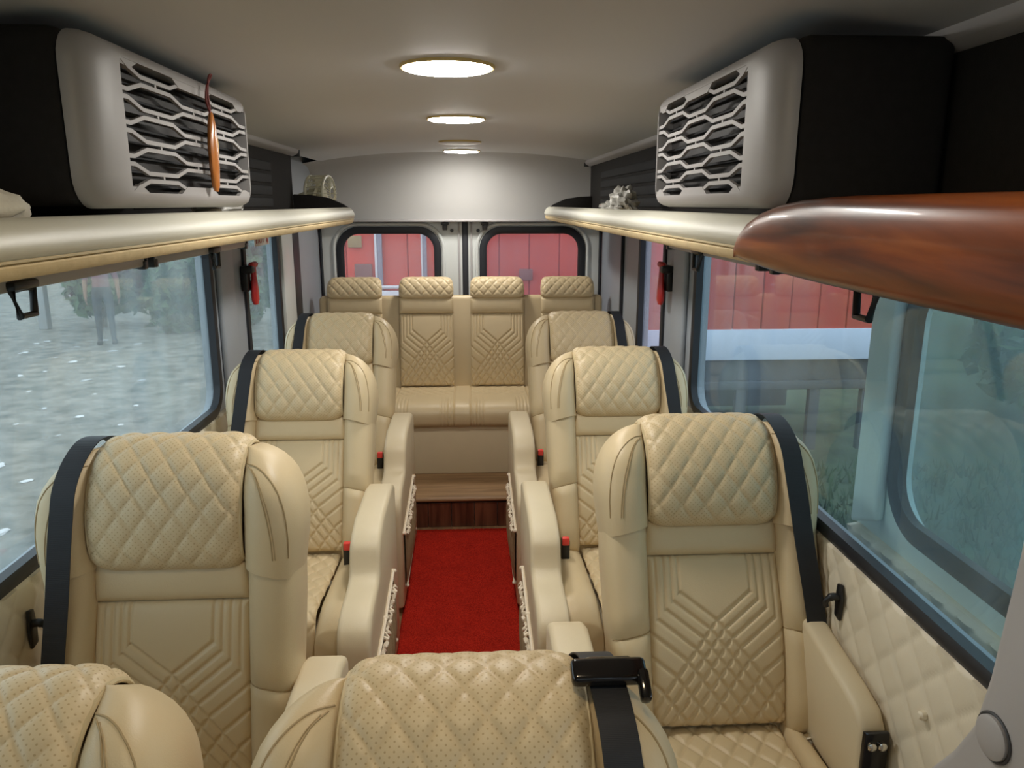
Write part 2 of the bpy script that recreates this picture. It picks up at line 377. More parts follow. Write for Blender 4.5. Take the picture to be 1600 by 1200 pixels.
# ---- floor
fl = obj('floor', span(-WX, WX, -1.0, 5.2, -.06, 0, .002), 'wood_floor'); tag(fl, 'brown wood floor of the van beneath seats and red carpet', kind='structure')
# ---- side walls: sill parts, pillars and head parts around the window openings
W1L = (.35, 2.98, .915, 1.60); W2L = (3.42, 4.02, .62, 1.60); W1R = (.93, 2.93, .915, 1.60); W2R = (3.42, 3.93, .62, 1.60)
def side_wall(sx, w1, w2, yfront, label):
    mb = MB(); d0, d1 = sx*WX, sx*(WX+.05)
    plate_hole(mb, 'x', d0, d1, (yfront, (w1[1]+w2[0])/2, 0, 1.66), w1, .10)
    plate_hole(mb, 'x', d0, d1, ((w1[1]+w2[0])/2, w2[1]+.02, 0, 1.66), w2, .06)
    prism(mb, [(w2[1]+.02, 0), (YR+.05, 0), (YR+.05, 1.66), (w2[1]+.02, 1.66)], 'x', d0, d1)
    prism(mb, [(-1.0, 1.66), (YR+.05, 1.66), (YR+.05, 2.02), (-1.0, 2.02)], 'x', d0, d1)
    if sx < 0: prism(mb, [(-1.0, 0), (yfront, 0), (yfront, 1.66), (-1.0, 1.66)], 'x', d0, d1)
    o = obj('wall_left' if sx < 0 else 'wall_right', mb, 'pillar_plastic', smooth=False); tag(o, label, kind='structure'); return o
side_wall(-1, W1L, W2L, .25, 'grey left wall of the van with pillars between its windows')
side_wall(1, W1R, W2R, .84, 'grey right wall of the van with pillars between its windows')
def window(n, sx, wr, r, glass, label):
    root = thing('window_%d' % n, label, None, (sx*(WX+.025), (wr[0]+wr[1])/2, wr[2]), kind='structure')
    L = root.location; q = (wr[0]-L.y, wr[1]-L.y, 0, wr[3]-wr[2])
    mb = prism(MB(), rrect(*q, r), 'x', -.003, .003); obj('glass_pane', mb, glass, root, smooth=False)
    obj('rubber_seal', seal('x', -sx*.025, q, r, .034, -sx*.016), 'rubber', root)
    return root
window(1, -1, W1L, .10, 'glass_left', 'misted left side window beyond the nearest left seats')
window(2, -1, W2L, .06, 'glass_left', 'narrow left side window beyond the red hammer, towards the rear')
window(3, 1, W1R, .10, 'glass_right', 'right side window looking onto the white-banded red truck')
window(4, 1, W2R, .06, 'glass_rear_misted', 'narrow pinkish right side window behind the red hammer')
# dark and white uprights behind the second windows
tp = obj('trim_1', span(-WX, -WX+.02, 4.30, 4.47, .0, 1.64, .006), 'rubber'); tag(tp, 'black upright seal on left wall near rear doors', kind='structure')
tp = obj('trim_2', span(-WX, -WX+.025, 4.05, 4.29, .0, 1.64, .01), 'white_paint'); tag(tp, 'white painted upright on left wall beside the narrow window', kind='structure')
tp = obj('trim_3', span(WX-.02, WX, 4.37, 4.385, 0, 1.64, .004), 'rubber'); tag(tp, 'thin dark joint down right wall near rear doors', kind='structure')
for sx, n in ((-1, 4), (1, 5)):   # hollow of the pillar: raised cover
    tp = obj('trim_%d' % n, span(sx*WX, sx*(WX-.022), 3.04, 3.22, .92, 1.63, .02, 3), 'pillar_plastic')
    tag(tp, 'grey pillar cover beside the %s red hammer' % ('left' if sx < 0 else 'right'), kind='structure')
# ---- quilted lower side panels
def quilted(n, sx, y0, y1, label):
    Y, Z = np.meshgrid(np.arange(y0, y1+.001, .0075), np.arange(.03, .902, .0075), indexing='ij')
    h = diamonds(Y, Z, .105, .115, .0035, .003, .005)
    X = sx*(WX-.016-h); P = np.stack([X, Y, Z], -1)
    top = P[:, -1:, :].copy(); top[..., 0] = sx*(WX+.001); top[..., 2] += .004
    fr = np.concatenate([P, top], 1)
    o = obj('trim_%d' % n, grid(MB(), fr), 'quilt_wall', angle=80); tag(o, label, kind='structure')
quilted(6, -1, .2, 3.1, 'cream quilted panel below the large left window')
quilted(7, 1, 1.05, 3.1, 'cream quilted panel below the large right window')
# ---- ceiling boards
ceil = thing('ceiling', 'pale grey ceiling of the van holding round lamps', None, (0, 0, 0), kind='structure')
def ceil_z(x): return 2.0-.055*(abs(x)/.82)**2.4
for y0, y1 in ((-1.0, .55), (.552, 2.85), (2.852, 4.77)):
    xs = np.linspace(-.83, .83, 33); mb = MB()
    rings = [[(x, y, ceil_z(x)) for x in xs]+[(x, y, ceil_z(x)+.02) for x in xs[::-1]] for y in (y0, y1)]
    loft(mb, rings, cap=False); obj('ceiling_panel', mb, 'ceiling_board', ceil)
# rear liner curving from the ceiling down to the doors
prof = catmull([(4.77, 2.006), (4.92, 1.985), (5.02, 1.92), (5.065, 1.80), (5.09, 1.60)], 8)
xs = np.linspace(-.93, .93, 31)
P = np.array([[(x, y, z-(.055*(abs(x)/.82)**2.4)*max(0, (z-1.6)/.4)) for (y, z) in prof] for x in xs]); mb = grid(MB(), P)
wr = obj('wall_rear', mb, 'rear_liner'); tag(wr, 'grey curved liner above the rear doors', kind='structure')
prism(MB(), [(0, 0), (1, 0), (1, 1)], 'x', 0, 1)
tp = obj('trim_8', span(-.93, .93, 5.05, 5.14, 1.585, 1.60, .005), 'grey_plastic'); tag(tp, 'narrow grey ledge between rear liner and rear doors', kind='structure')
# sealed back corners and roof skin over everything
bk = MB(); prism(bk, [(-1.0, 2.03), (5.25, 2.03), (5.25, 2.06), (-1.0, 2.06)], 'x', -.98, .98); prism(bk, [(5.2, 1.6), (5.25, 1.6), (5.25, 2.06), (5.2, 2.06)], 'x', -.98, .98)
rf = obj('roof', bk, 'white_paint', smooth=False); tag(rf, 'white outer roof skin of the van', kind='structure')
# ---- rear doors
def rear_door(n, sx, glass, label):
    root = thing('door_%d' % n, label, None, (0, YR, 0), kind='structure')
    x0, x1 = (-.915, .004) if sx < 0 else (.040, .915)
    hole = (-.80, -.155, 1.03, 1.535) if sx < 0 else (.135, .80, 1.03, 1.535)
    mb = plate_hole(MB(), 'y', 0, .06, (x0, x1, .16, 1.60), hole, .13, 8); obj('door_leaf', mb, 'white_paint', root, smooth=False)
    ring = MB(); tube(ring, [(x, -.004, z) for x, z in rrect(hole[0]-.035, hole[1]+.035, hole[2]-.035, hole[3]+.035, .155, 8)], .012, 8, closed=True); obj('raised_rim', ring, 'white_paint', root)
    obj('rubber_seal', seal('y', .0, hole, .13, .048, -.016, 8), 'rubber', root)
    obj('glass_pane', prism(MB(), rrect(*hole, .13, 8), 'y', .025, .031), glass, root, smooth=False)
    e = x1 if sx < 0 else x0; s = -1 if sx < 0 else 1
    st = MB(); rbox(st, (e+s*.022, -.008, .88), (.012, .02, 1.40), .004); obj('edge_strip', st, 'grey_plastic', root)
    lt = MB(); rbox(lt, (e+s*.112, -.02, 1.572), (.05, .04, .02), .006); rbox(lt, (e+s*.112, -.028, 1.548), (.032, .035, .035), .006); obj('latch', lt, 'dark_metal', root)
    kb = MB(); tube(kb, [(e+s*.068, -.022, 1.527), (e+s*.068, .004, 1.527)], [.010, .013], 12); obj('stop_button', kb, 'black_plastic', root)
    return root
rear_door(1, -1, 'glass_rear_clear', 'left rear door leaf with clear rounded window')
rear_door(2, 1, 'glass_rear_misted', 'right rear door leaf with pinkish misted window')
tp = obj('trim_9', span(.002, .042, YR-.004, YR+.05, .16, 1.60, .004), 'rubber'); tag(tp, 'black upright seal between the two rear doors', kind='structure')
for sx, n in ((-1, 10), (1, 11)):
    tp = obj('trim_%d' % n, span(sx*.91, sx*.925, YR-.02, YR+.04, .16, 1.60, .004), 'rubber'); tag(tp, 'dark seal down the %s edge of the rear doors' % ('left' if sx < 0 else 'right'), kind='structure')
# ---- dark upper side walls behind the racks, with ribs, and cove strips
for sx, n, yend in ((-1, 12, 3.90), (1, 13, 4.86)):
    s = 'left' if sx < 0 else 'right'
    root = thing('trim_%d' % n, 'black upper side wall above the %s luggage rack' % s, None, (sx*.80, 0, 1.66), kind='structure')
    mb = span(0, sx*.05, -1.0, yend, 0, .30, .01); obj('backing', mb, 'black_trim', root)
    for z in (.045, .095, .145, .195):
        for (a, b) in ((2.06, 2.75), (2.80, yend-.42)):
            obj('rib', span(-sx*.006, sx*.01, a, b, z-.02, z+.019, .006, 2), 'charcoal_trim', root)
    root2 = thing('trim_%d' % (n+2), 'grey cove strip where ceiling meets the %s black wall' % s, None, (sx*.80, 0, 1.945), kind='structure')
    pr = [(-.035, .014), (-.03, -.008), (-.005, -.022), (.06, -.022), (.06, .03), (-.03, .03)]
    obj('strip', bevprism([(sx*a, b) for a, b in pr], 'y', -1.0, yend+.03, .005, 2), 'grey_plastic', root2)
    obj('end_cap', span(-sx*.036, sx*.05, yend+.03, yend+.045, -.024, .014, .004), 'black_plastic', root2)
# ---- front: unseen bulkhead, raised to cut daylight from the windscreen behind the camera
fr = obj('wall_front', span(-.98, .98, -1.06, -1.0, -.06, 1.65, .005), 'grey_plastic'); tag(fr, 'unseen grey front bulkhead behind the viewer, raised to cut daylight', kind='structure')
ws = obj('window_5', span(-.95, .95, -1.03, -1.02, 1.65, 2.0, .002), 'glass_left', smooth=False); tag(ws, 'windscreen behind the viewer', kind='structure')

# ---- grey belt pillar cover at the door opening, near right
pl = thing('trim_16', 'grey flared pillar cover with round cap at the right door opening', None, (.895, .95, .9), kind='structure')
poly = [(.035, 1.1), (.058, .30), (.078, .08), (.096, -.02), (.135, -.10), (.20, -.20), (.26, -.40), (.26, -.87), (-.30, -.87), (-.30, 1.1)]
obj('cover', bevprism([(a, b) for a, b in poly], 'x', -.035, .035, .016, 3, 20), 'grey_plastic', pl)
cp = MB(); tube(cp, [(-.030, .042, -.005), (-.042, .042, -.005), (-.045, .042, -.005)], [.034, .034, .028], 28); obj('round_cap', cp, 'grey_plastic', pl)
rg = MB(); tube(rg, [(-.036, .042+.037*math.cos(t), -.005+.037*math.sin(t)) for t in np.linspace(0, 2*PI, 32, endpoint=False)], .0025, 6, closed=True); obj('cap_groove', rg, 'dark_metal', pl)

# ---- sliding door pushed back, standing outside the right windows
dr = thing('door_3', 'open sliding door outside the right window, with its own misted window', None, (1.12, 1.2, 0), kind='structure')
hole = (-.62, .59, .915, 1.55)
obj('door_leaf', plate_hole(MB(), 'x', 0, .05, (-.75, .73, .05, 1.72), hole, .13, 8), 'door_paint', dr, smooth=False)
obj('rubber_seal', seal('x', .005, hole, .13, .05, -.014, 8), 'rubber', dr)
obj('glass_pane', prism(MB(), rrect(*hole, .13, 8), 'x', .02, .026), 'glass_door', dr, smooth=False)
Y, Z = np.meshgrid(np.arange(-.74, .725, .008), np.arange(.08, .845, .008), indexing='ij')
h = diamonds(Y, Z, .105, .115, .006, .005, .006); P = np.stack([-.03-h, Y, Z], -1); top = P[:, -1:, :].copy(); top[..., 0] = 0; top[..., 2] += .006
obj('quilted_lining', grid(MB(), np.concatenate([P, top], 1)), 'quilt_wall', dr, angle=80)
fa = bevprism([(.60, .90), (.72, .85), (.72, 1.70), (.61, 1.70)], 'x', -.03, .0, .012, 3); obj('edge_cover', fa, 'door_paint', dr)

# ================================================================== CEILING LAMPS
def ceiling_lamp(y, on, label, sc=1):
    z = ceil_z(0)
    root = thing('ceiling_lamp', label, 'lamp', (.012, y, z), group='round ceiling lamps'); root.scale = (sc, sc, 1)
    rim = MB(); N = 40
    loft(rim, [[(r*math.cos(2*PI*k/N), r*math.sin(2*PI*k/N), zz) for k in range(N)] for r, zz in ((.106, .004), (.107, -.004), (.105, -.007), (.1015, -.007), (.101, .0))], cap=False)
    obj('rim', rim, 'lamp_rim', root)
    dm = MB(); rings = [[(r*math.cos(2*PI*k/N), r*math.sin(2*PI*k/N), zz) for k in range(N)] for r, zz in ((.101, -.003), (.0995, -.007), (.092, -.010), (.06, -.0125), (.01, -.013))]
    loft(dm, rings); obj('diffuser', dm, ('lamp_on' if sc == 1 else 'fill_lamp_warm') if on else 'lamp_off', root)
ceiling_lamp(.58, True, 'small unseen fill lamp added above the front seats, nearest the viewer', .58)  # added out of view to warm and brighten the front seats
ceiling_lamp(1.84, True, 'brightest and largest lit round lamp in the ceiling')
ceiling_lamp(2.92, True, 'lit round ceiling lamp seen edge-on, second in the row')
ceiling_lamp(4.00, False, 'unlit round ceiling lamp between two lit ones')
ceiling_lamp(4.66, True, 'smallest lit round ceiling lamp close to the rear liner')

# ================================================================== LUGGAGE RACKS
def rack(sx, yend, label, ys=-.6):
    root = thing('luggage_rack', label, 'rack', (sx*.5, 0, 1.61))
    sh = [(.02, .012), (.02, .045), (.31, .045), (.31, .012)]
    obj('shelf', bevprism([(sx*a, b) for a, b in sh], 'y', -.6, yend, .004, 2), 'leather_pale', root)
    def fascia(prof, y0, y1, taper):
        mb = MB(); rings = []
        for y in list(np.linspace(y0, y1-.22, 3))+[y1-.15, y1-.09, y1-.04, y1-.015, y1]:
            e = max(0, (y-(y1-.22))/.22); off = .04*e**4*taper
            rings.append([(sx*(a+off), y, b) for a, b in prof])
        return loft(mb, rings)
    front = [(tuple(p)) for p in catmull([(.004, .020), (-.004, .034), (.004, .056), (.020, .070), (.040, .072)], 4)]+[(.05, .06), (.03, .02)]
    obj('fascia', fascia(front, ys, yend, 1), 'shelf_vinyl', root)
    ed = [(.014, -.004), (.004, .004), (.002, .013), (.006, .019), (.03, .020), (.03, -.002)]
    obj('foam_trim', fascia(ed, ys, yend, 1), 'foam_edge', root)
    cr = MB(); tube(cr, [(sx*.001, y, .0195) for y in np.linspace(ys, yend-.24, 12)]+[(sx*(.001+.04*e**4), yend-.22+.22*e, .0195) for e in np.linspace(.1, 1, 8)], .0022, 6)
    obj('piping', cr, 'piping', root)
    tl = .11
    g = [(.045, -.004), (.028, .03), (.036, .066), (.07, .088), (.14, .118), (.22, .13), (.31, .135), (.31, 0)]
    obj('end_gable', bevprism([(sx*a, b) for a, b in g], 'y', yend-.01, yend+.02, .006, 2), 'black_trim', root)
    return root
rack(-1, 3.94, 'cream overhead rack along the left wall, ending before the rear liner')
right_rack = rack(1, 4.78, 'cream overhead rack along the right wall, its near end faced in wood', 1.235)
# glossy wood facing on the near end of the right rack
mb = MB(); rings = []
for y in list(np.linspace(-1.0, .32, 8))+[.40, .48, .55, .60, .632, .648, .655]:
    e = max(0, min(1, (y-.22)/.435)); k = math.sqrt(max(0, 1-e**2.6)); topz = .004+.096*k**.8; bot = -.008+.012*e**3; fw = -.010-.014*k
    cx = .022
    pr = []
    for t in np.linspace(-PI/2, PI/2, 13):
        pr.append((cx+(fw-cx)*max(0, math.cos(t))**.28, (topz+bot)/2+(topz-bot)/2*math.sin(t)))
    pr += [(.019, topz-.002), (.019, bot+.002)]
    rings.append([(a, y, b) for a, b in pr])
loft(mb, rings); tag(obj('wood_facing', mb, 'wood_gloss', right_rack, (0, .6, 0), angle=60), 'glossy brown wood facing')

# ---- roller blinds under the racks with trapezoid pulls
def blind(sx, y0, y1, yh, label):
    root = thing('roller_blind', label, 'blind', (sx*.81, (y0+y1)/2, 1.555), group='roller blinds under the racks')
    L = (y1-y0)/2
    obj('bar', span(-.018, .018, -L+.012, L-.012, -.016, .014, .005), 'bar_grey', root)
    rl = MB(); tube(rl, [(sx*.012, -L+.01, .036), (sx*.012, L-.01, .036)], .020, 14); obj('roller', rl, 'dark_metal', root)
    for s in (-1, 1):
        b = MB(); rbox(b, (0, s*(L-.004), .012), (.042, .010, .07), .003); rbox(b, (-sx*.012, s*(L-.016), -.012), (.02, .02, .022), .003); obj('bracket', b, 'black_plastic', root)
    hd = MB(); yy = yh-(y0+y1)/2
    rbox(hd, (-sx*.01, yy, -.004), (.05, .085, .018), .006)
    tube(hd, [(-sx*.022, yy-.036, -.012), (-sx*.026, yy-.024, -.062), (-sx*.026, yy+.024, -.062), (-sx*.022, yy+.036, -.012)], .0078, 8, closed=True)
    obj('pull_handle', hd, 'black_plastic', root)
blind(-1, .95, 2.09, 1.50, 'blind bar under left rack above the nearest left seat')
blind(-1, 2.13, 3.02, 2.62, 'blind bar under left rack, the one nearer the left hammer')
blind(1, .60, 1.86, 1.38, 'blind bar under the wood-faced end of right rack')
blind(1, 1.93, 2.88, 2.46, 'blind bar under right rack, the one nearer the right hammer')

# ================================================================== AIR UNITS WITH LATTICE GRILLES
def air_unit(sx, x, y0, y1, z0, z1, label):
    ln = y1-y0; hh = z1-z0
    root = thing('air_unit', label, 'air unit', (sx*x, y0, z0))
    # casing
    obj('casing', span(sx*.040, sx*(.79-x), .003, ln-.03, .004, hh, .02, 3), 'black_trim', root)
    # frame: rounded-edge plate with an opening
    H = (.115, ln-.032, .026, hh-.026); k = 6
    I = rrect(*H, .012, k); mb = MB(); rings = []
    def outer(d, m, r): return rrect(0-m, ln+m, 0-m, hh+m, r, k)
    for pts, dep in ((rrect(*H, .012, k), .045), (rrect(*H, .012, k), .0), (rrect(.085, ln-.026, .020, hh-.020, .03, k), .0), (rrect(.045, ln-.014, .010, hh-.012, .04, k), .005), (rrect(.018, ln-.005, .004, hh-.004, .045, k), .016), (rrect(.003, ln, 0, hh, .05, k), .030), (rrect(0, ln, 0, hh, .05, k), .042)):
        rings.append([(sx*dep, a, b) for a, b in pts])
    loft(mb, rings, cap=False); obj('frame', mb, 'grille_plastic', root)
    obj('backing', span(sx*.035, sx*.045, H[0]-.01, H[1]+.01, H[2]-.01, H[3]+.01, .001), 'unit_interior', root)
    fins = MB()
    for i in range(9):
        z = H[2]+.012+i*(H[3]-H[2]-.02)/8; rbox(fins, (sx*.03, (H[0]+H[1])/2, z), (.012, H[1]-H[0], .005), .001, 1)
    obj('vanes', fins, 'charcoal_trim', root)
    # lattice
    n = 8; D = (H[3]-H[2])/n; A = D*.26; hp = (H[1]-H[0])/3.7; sl = hp*.30
    def T(y):
        q = ((y-H[0]+hp*.72)/hp) % 2
        if q < 1: s_ = 1
        else: s_ = -1; q -= 1
        q *= hp
        if q < sl/2: v = -1+2*(q+sl/2)/sl if False else (q/(sl/2))
        elif q > hp-sl/2: v = (hp-q)/(sl/2)
        else: v = 1
        return s_*v
    brk = sorted({H[0], H[1]}|{y for j in range(-2, 12) for y in ((H[0]-hp*.72+j*hp-sl/2), (H[0]-hp*.72+j*hp+sl/2)) if H[0] < y < H[1]})
    for i in range(n):
        zc = H[2]+D*(i+.5); s = 1 if i % 2 else -1; mb = MB(); rings = []
        for y in brk:
            z = zc+s*A*T(y); rings.append([(sx*.002, y, z-.0036), (sx*.002, y, z+.0036), (sx*.009, y, z+.0036), (sx*.009, y, z-.0036)])
        loft(mb, rings)
        if i < n-1:
            for j in range(-2, 12):
                yc = H[0]-hp*.72+(j+.5)*hp
                if H[0]+.01 < yc < H[1]-.01 and s*T(yc) > .5: rbox(mb, (sx*.006, yc, zc+D/2), (.006, .008, D-2*A), .0, 1)
        obj('grille_bar', mb, 'grille_plastic', root, smooth=False)
    for (zz, s, w_) in ((H[3], 1, -1), (H[2], -1, -1)):   # notched borders
        mb = MB()
        for j in range(-2, 12):
            a = H[0]-hp*.72+j*hp+sl/2; b = a+hp-sl; yc = (a+b)/2
            i = n-1 if s > 0 else 0; sg = (1 if i % 2 else -1)
            if sg*T(yc)*s < 0: continue
            a, b = max(a-sl*.8, H[0]), min(b+sl*.8, H[1])
            if b-a < .02: continue
            obj('border_notch', prism(MB(), [(a, zz), (b, zz), (b-sl*.6, zz-s*.014), (a+sl*.6, zz-s*.014)], 'x', sx*.001, sx*.010), 'grille_plastic', root, smooth=False)
    return root
air_unit(-1, .50, 1.235, 2.085, 1.692, 1.957, 'grey air unit with lattice grille above the left rack')
air_unit(1, .51, 1.185, 1.935, 1.692, 1.945, 'grey air unit with lattice grille above the right rack')

# orange strap hanging on the left grille
st = thing('hanging_sheath', 'glossy orange-brown leather sheath hanging by a red cord on the left grille', 'sheath', (-.485, 1.735, 1.725))
mb = MB(); rings = []
for s, hw, t in ((0, .006, .004), (.012, .016, .007), (.05, .021, .009), (.10, .021, .009), (.135, .015, .008), (.158, .006, .005), (.163, .003, .003)):
    rings.append([(t*math.cos(a), hw*math.sin(a)+(.004 if s > .1 else 0), s) for a in np.linspace(0, 2*PI, 14, endpoint=False)])
loft(mb, rings); obj('sheath_body', mb, 'tan_leather', st)
obj('edge_flap', bevprism([(.014, .03), (.024, .055), (.030, .10), (.026, .118), (.012, .112)], 'x', -.004, .004, .002, 2), 'tan_edge', st)
cd_ = MB(); tube(cd_, catmull([(0, .0, .160), (-.002, -.012, .185), (0, -.008, .21), (.0, .006, .222), (.004, .016, .238), (.002, .004, .232), (0, -.004, .20), (0, .002, .16)], 5), .0022, 6); obj('cord', cd_, 'cord_red', st)

# things on the racks
cb = thing('cloth_bag', 'off-white folded cloth lying at the near end of left rack', 'cloth', (-.605, 1.03, 1.676))
crumple(mb := MB(), (0, 0.02, .018), (.055, .13, .030), 4, .16, 3); obj('cloth', mb, 'white_cloth', cb)
crumple(mb := MB(), (-.01, -.12, .028), (.06, .12, .036), 4, .16, 8); obj('fold', mb, 'white_cloth', cb)
kb = thing('plastic_bag', 'crumpled grey plastic bag on the right rack', 'bag', (.63, 3.05, 1.674))
crumple(mb := MB(), (0, 0, .012), (.045, .16, .022), 4, .5, 5); obj('bag_body', mb, 'grey_bag', kb)
crumple(mb := MB(), (.0, -.12, .022), (.04, .07, .048), 4, .6, 6); obj('bag_knot', mb, 'grey_bag', kb)
rg_ = thing('folded_rag', 'small pale rag under the far end of the left air unit', 'rag', (-.63, 2.20, 1.674))
crumple(mb := MB(), (0, 0, .012), (.05, .11, .022), 3, .35, 7); obj('rag', mb, 'grey_bag', rg_)
fan = thing('small_fan', 'round off-white caged fan at the rear end of left rack', 'fan', (-.70, 4.06, 1.665), rot=(0, rad(0), rad(10)))
cg = MB(); N = 26; rr = .085
AX = Matrix.Rotation(rad(-112), 3, 'Z')
def fp(x, y, z): q = AX @ Vector((x, y, 0)); return (q.x, q.y, z+.085)
for s in (-.045, .045):
    tube(cg, [fp(rr*math.cos(t)*1, s, rr*math.sin(t)) for t in np.linspace(0, 2*PI, 32, endpoint=False)], .007, 6, closed=True)
    tube(cg, [fp(.03*math.cos(t), s*1.4, .03*math.sin(t)) for t in np.linspace(0, 2*PI, 16, endpoint=False)], .004, 6, closed=True)
    for t in np.linspace(0, 2*PI, N, endpoint=False):
        tube(cg, [fp(.03*math.cos(t), s*1.4, .03*math.sin(t)), fp(.07*math.cos(t), s*1.3, .07*math.sin(t)), fp(rr*math.cos(t), s, rr*math.sin(t))], .0022, 5)
bl = MB()
for t in np.linspace(0, 2*PI, 20, endpoint=False): tube(cg, [fp(rr*math.cos(t), -.045, rr*math.sin(t)), fp(rr*1.02*math.cos(t), 0, rr*1.02*math.sin(t)), fp(rr*math.cos(t), .045, rr*math.sin(t))], .003, 5)
for k in range(4):
    a = k*PI/2
    V = []
    for (r0, w0) in ((.02, .012), (.055, .03), (.085, .028)):
        for sg in (-1, 1):
            V.append(fp(r0*math.cos(a)-sg*w0*math.sin(a), sg*.012, r0*math.sin(a)+sg*w0*math.cos(a)))
    bl.add(V+[tuple(Vector(v)+Vector((0, .002, .002))) for v in V], [(0, 1, 3, 2), (2, 3, 5, 4), (6, 7, 9, 8), (8, 9, 11, 10)])
obj('cage', cg, 'fan_white', fan)
obj('blade', bl, 'fan_white', fan)
mo = MB(); tube(mo, [fp(0, -.06, 0), fp(0, -.05, 0), fp(0, .02, 0)], [.02, .035, .035], 16); tube(mo, [fp(0, -.05, 0), fp(0, -.11, -.02), fp(0, -.12, -.06)], [.022, .02, .03], 10); obj('motor', mo, 'fan_white', fan)
bs = MB(); tube(bs, [fp(0, -.12, -.085), fp(0, -.12, -.06)], [.05, .045], 16); obj('base', bs, 'fan_white', fan)

# ---- emergency hammers on the pillars
def hammer(sx, y, label):
    root = thing('emergency_hammer', label, 'hammer', (sx*.908, y, 1.27), group='red emergency hammers on the pillars')
    br = MB(); rbox(br, (sx*.004, -.012, .115), (.030, .055, .11), .008); rbox(br, (-sx*.012, -.02, .155), (.05, .055, .035), .012); obj('bracket', br, 'black_plastic', root)
    hn = MB(); rings = []
    for s, a, b in ((0, .010, .016), (.02, .015, .034), (.06, .015, .033), (.11, .012, .022), (.17, .010, .016)):
        rings.append([(-sx*.024+a*math.cos(t), .012+b*math.sin(t), s) for t in np.linspace(0, 2*PI, 14, endpoint=False)])
    loft(hn, rings); obj('handle', hn, 'red_plastic', root)
    hd = MB(); tube(hd, [(-sx*.024, -.035, .172), (-sx*.024, -.02, .172), (-sx*.024, .045, .172), (-sx*.024, .055, .172)], [.004, .013, .013, .008], 12); obj('head', hd, 'red_plastic', root)
hammer(-1, 3.40, 'red hammer in black holder on the left pillar')
hammer(1, 3.30, 'red hammer in black holder on the right pillar')

# ---- exit sticker on the narrow left window
sk = thing('exit_sticker', 'white sticker with red EXIT lettering at top of narrow left window', 'sticker', (-.945, 3.80, 1.528))
obj('backing', span(-.001, .001, -.12, .145, -.024, .03, .0), 'sticker_white', sk, smooth=False)
for k_, ch in enumerate('EXIT'):
    fc = bpy.data.curves.new('letter', 'FONT'); fc.body = ch; fc.size = .05; fc.extrude = .0006; fc.align_x = 'CENTER'; fc.align_y = 'CENTER'
    fo = bpy.data.objects.new('letter_tmp', fc); COL.objects.link(fo)
    lm = bpy.data.meshes.new_from_object(fo.evaluated_get(bpy.context.evaluated_depsgraph_get())); bpy.data.objects.remove(fo)
    lm.materials.clear(); lm.materials.append(MATS['text_red']); lm.name = 'letter'
    lo = link('letter', lm, sk, (.0022, (-.085, -.04, -.005, .03)[k_], .004)); lo.rotation_euler = (PI/2, 0, PI/2)
ar = MB(); prism(ar, [(.10, .022), (.112, .022), (.112, .0), (.124, .0), (.106, -.018), (.088, .0), (.10, .0)], 'x', .0015, .003); obj('arrow', ar, 'text_red', sk, smooth=False)

# ---- belt hooks and a knob on the quilted walls
def wall_hook(sx, y, z, label):
    root = thing('wall_hook', label, 'hook', (sx*.905, y, z), group='black hooks on the quilted panels')
    pl_ = bevprism([(-.012, -.045), (.012, -.040), (.016, 0), (.012, .04), (-.008, .045), (-.014, 0)], 'x', -.004, .004, .003, 2); obj('plate', pl_, 'black_plastic', root)
    hk = MB(); tube(hk, catmull([(0, .0, .01), (-sx*.018, .0, .012), (-sx*.03, .004, 0), (-sx*.028, .006, -.014)], 4), [.009]*6+[.007]*7, 10); obj('hook_arm', hk, 'black_plastic', root)
wall_hook(-1, 1.56, .80, 'black hook on the left quilted panel beside the seat')
wall_hook(1, 1.58, .80, 'black hook on the right quilted panel below the window')
kn = MB(); tube(kn, [(.912, 1.235, .752), (.903, 1.235, .752), (.899, 1.235, .752)], [.009, .009, .005], 14)
tag(obj('upholstery_button', kn, 'quilt_wall'), 'small cream button on the right quilted panel', 'button')

# ================================================================== RED CARPET, STEP
X, Y = np.meshgrid(np.linspace(-.25, .25, 61), np.linspace(.72, 3.83, 340), indexing='ij')
rng = np.random.default_rng(2); Zc = .008+.0025*rng.random(X.shape); Zc[0] = Zc[-1] = .001; Zc[:, 0] = Zc[:, -1] = .001
cp = obj('carpet_runner', grid(MB(), np.stack([X, Y, Zc], -1)), 'red_carpet'); tag(cp, 'bright red carpet runner along the aisle floor', 'carpet')
sp = thing('step', 'wooden step with dark plank riser at the rear end of the aisle', 'step', (0, 3.87, 0))
for k in range(15):
    x0 = -.93+k*.124
    obj('plank', span(x0+.0015, x0+.1225, random.uniform(-.002, .002), .02, .001, .138, .002, 1), 'wood_dark', sp)
obj('gap_strip', span(-.93, .93, .004, .02, .136, .148, .001), 'black_trim', sp)
obj('tread', span(-.93, .93, .0, 1.27, .148, .172, .003), 'wood_tread', sp)
nb = MB(); tube(nb, [(-.93, -.002, .160), (.93, -.002, .160)], .012, 12); obj('nosing', nb, 'wood_tread', sp)

